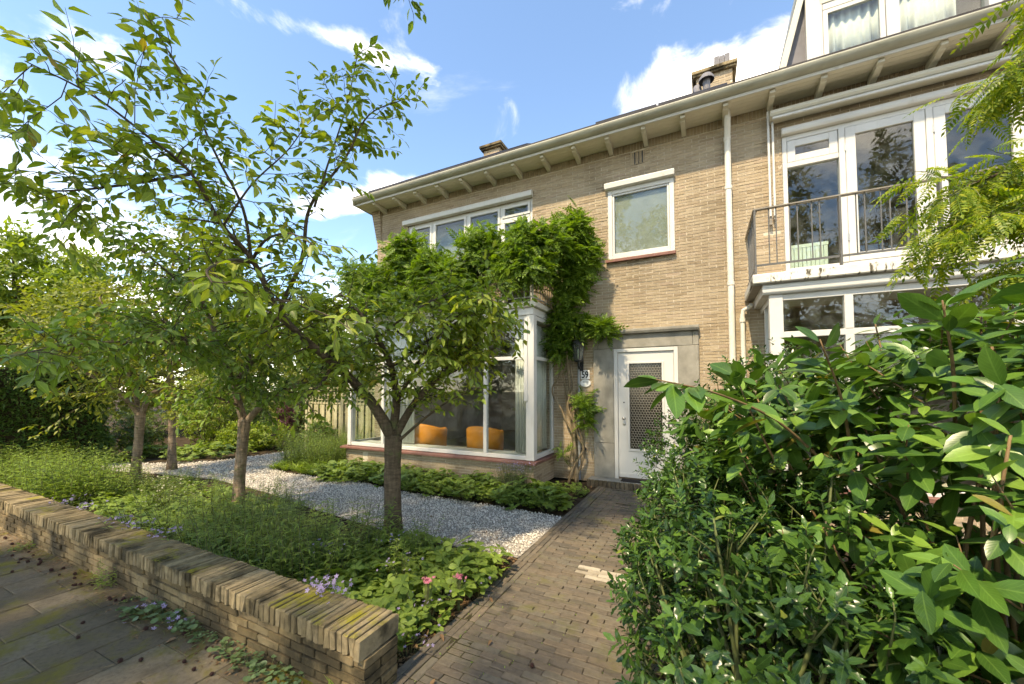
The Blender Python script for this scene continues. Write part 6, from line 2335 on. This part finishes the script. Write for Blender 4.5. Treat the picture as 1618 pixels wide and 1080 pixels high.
# round-leaved plants at the wall foot on the pavement
for k, (x, y, s) in enumerate([(-3.75, 1.46, 1.1), (-3.55, 1.47, 1.05), (-3.35, 1.47, .9), (-3.17, 1.49, .8), (-2.98, 1.49, .55), (-2.72, 1.49, .75), (-2.50, 1.48, .8), (-2.32, 1.49, .8), (-2.15, 1.49, .6)]):
    plant('round', 'corydalis_plant', x, y, -.004, s, 'round pale-leaved plant growing in the joint at the wall foot', 'round-leaved plants at the wall foot')
flowers('bellflower', 'blue bellflowers among the round leaves at the wall foot', [(-3.62, 1.45, .07), (-3.3, 1.44, .05)], .016, LM['lilac'], 9, .06, 'bellflowers at the wall foot', .04)
plant('upright', 'weed', -4.55, 1.50, -.004, .62, 'single upright weed growing at the wall foot', None)
plant('low', 'weed', -6.35, 1.50, -.004, .7, 'small weed tuft at the far wall foot', None)
plant('grass', 'weed', -1.80, 1.52, -.004, .35, 'grassy weed at the end of the wall', None)
plant('low', 'weed', -4.05, 1.50, -.004, .4, 'tiny weed in the pavement joint', None)

# ------------------------------------------------------------------ seed balls and litter
rg = np.random.default_rng(951)
V = [(0, 0, 0)]
ph = math.pi * (3 - math.sqrt(5))
core, spk = [], MB()
N_ = 46
pts = np.array([(math.sqrt(1 - (1 - 2 * (i + .5) / N_) ** 2) * math.cos(ph * i), math.sqrt(1 - (1 - 2 * (i + .5) / N_) ** 2) * math.sin(ph * i), 1 - 2 * (i + .5) / N_) for i in range(N_)])
sb_ = MB()
sb_.lathe([(0.0, -.011), (.007, -.009), (.011, -.004), (.011, .004), (.007, .009), (0, .011)], 0, 0, 8)
for q in pts:
    u_ = unit(np.cross(q, (.3, .5, .8)))
    v_ = np.cross(q, u_)
    b = q * .009
    sb_.add([b + u_ * .003, b - u_ * .0015 + v_ * .0026, b - u_ * .0015 - v_ * .0026, q * .0175], None, [(0, 1, 3), (1, 2, 3), (2, 0, 3)])
M['seed'] = plain_mat('dark seed ball', (0.045, 0.018, 0.014), 0.9, 0.4, 200.0)
sm = mesh_from('seed_ball', np.concatenate(sb_.v), [np.concatenate(sb_.q), np.concatenate(sb_.t)])
sm.materials.append(M['seed'])
balls = []
for k in range(44):
    x = -2.4 - 4.6 * rg.random() ** .8
    balls.append((x, 1.50 - abs(rg.normal(0, .10)) - .03))
balls += [(-4.25, .62), (-3.75, 1.12), (-3.95, 1.20), (-3.2, 1.14), (-3.1, 1.2), (-2.9, 1.05), (-1.02, 1.93), (-.86, 1.86), (-.95, 2.2), (-2.5, 1.1)]
for x, y in balls:
    o = bpy.data.objects.new('seed_ball', sm)
    lab = ('spiky dark seed ball lying on the brick path', 'seed balls on the path') if x > -1.5 else ('spiky dark seed ball lying on the pavement by the wall', 'seed balls on the pavement')
    s = rg.uniform(.7, 1.0)
    put(o, None, (x, y, .013 * s), lab[0], 'seed ball', lab[1])
    o.rotation_euler = tuple(rg.uniform(0, 6, 3))
    o.scale = (s, s, s)
n = 1500
x = -1.7 - 6.5 * rg.random(n) ** .9
y = 1.53 - np.abs(rg.normal(0, .11, n))
a = rg.uniform(0, 6.28, n)
A = frames(np.stack([np.cos(a), np.sin(a), rg.normal(0, .15, n)], 1), unit(np.array((0, 0, 1.0)) + rg.normal(0, .3, (n, 3))), rg.uniform(.008, .035, n))
Vv, F, UV = inst(T_SMALL, A, np.stack([x, y, rg.uniform(.003, .012, n)], 1))
mk('leaf_litter', Vv, [F], LM['dead'], uv=UV, smooth=True, kind='stuff', label='brown leaf litter gathered along the wall foot')
n = 3200
x = rg.uniform(-12, -1.68, n)
y = rg.uniform(1.82, 3.55, n)
k = rg.random(n) < .35
x[k] = -1.66 - np.abs(rg.normal(0, .12, k.sum()))
a = rg.uniform(0, 6.28, n)
A = frames(np.stack([np.cos(a), np.sin(a), rg.normal(0, .15, n)], 1), unit(np.array((0, 0, 1.0)) + rg.normal(0, .3, (n, 3))), rg.uniform(.012, .05, n))
Vv, F, UV = inst(T_SMALL, A, np.stack([x, y, GZ + rg.uniform(.004, .02, n)], 1))
mk('leaf_litter', Vv, [F], LM['dead'], uv=UV, smooth=True, kind='stuff', label='brown leaf litter on the soil of the front bed')
for x, y, s in [(-1.66, 2.02, .07), (-1.72, 1.82, .08), (-1.62, 2.2, .06), (-1.40, 1.86, .06), (-2.0, 6.4, .07), (-1.9, 6.5, .06), (-1.75, 6.62, .06), (-3.15, 1.4, .08), (-3.3, 1.42, .06), (-1.55, 2.75, .05), (-5.9, 1.4, .09), (-1.28, 2.3, .045)]:
    me = TPLM.get('dead')
    if me is None:
        me = mesh_from('fallen_leaf', T_CHERRY[0] * np.array((1, 1, 1.6)), [T_CHERRY[1]], T_CHERRY[2], True)
        me.materials.append(LM['dead'])
        TPLM['dead'] = me
    o = bpy.data.objects.new('fallen_leaf', me)
    put(o, None, (x, y, .012), 'dry brown fallen leaf near the path edge' if x > -2.5 else 'dry brown fallen leaf on the pavement', 'leaf', 'fallen leaves on the path' if x > -2.5 else 'fallen leaves on the pavement')
    o.rotation_euler = (rg.normal(0, .2), rg.normal(0, .2), rg.uniform(0, 6))
    o.scale = (s, s, s)
n = 260
q = rg.uniform((-9, 3.5), (-1.7, 6.5), (n * 4, 2))
q = q[inside(GP, q)][:n]
n = len(q)
a = rg.uniform(0, 6.28, n)
A = frames(np.stack([np.cos(a), np.sin(a), rg.normal(0, .2, n)], 1), unit(np.array((0, 0, 1.0)) + rg.normal(0, .35, (n, 3))), rg.uniform(.015, .045, n))
Vv, F, UV = inst(T_SMALL, A, np.concatenate([q, np.full((n, 1), GZ + .036)], 1))
mk('leaf_litter', Vv, [F], LM['dead'], uv=UV, smooth=True, kind='stuff', label='dry leaf bits scattered over the white gravel')
# moss and weeds in the joints of the path
n = 900
x = np.round((rg.uniform(-1.6, -.15, n) + 1.5) / .104) * .104 - 1.5
y = rg.uniform(1.65, 6.6, n)
a = rg.uniform(0, 6.28, n)
A = frames(np.stack([np.cos(a), np.sin(a), rg.uniform(.1, .8, n)], 1), unit(np.array((0, 0, 1.0)) + rg.normal(0, .4, (n, 3))), rg.uniform(.008, .022, n))
Vv, F, UV = inst(T_SMALL, A, np.stack([x + rg.normal(0, .008, n), y, np.full(n, -.004)], 1))
mk('joint_weeds', Vv, [F], LM['bed'], uv=UV, smooth=True, kind='stuff', label='tiny weeds and moss in the joints of the brick path')
print('objects', len(bpy.data.objects), 'tris', sum(len(m.loop_triangles) or len(m.polygons) for m in bpy.data.meshes))
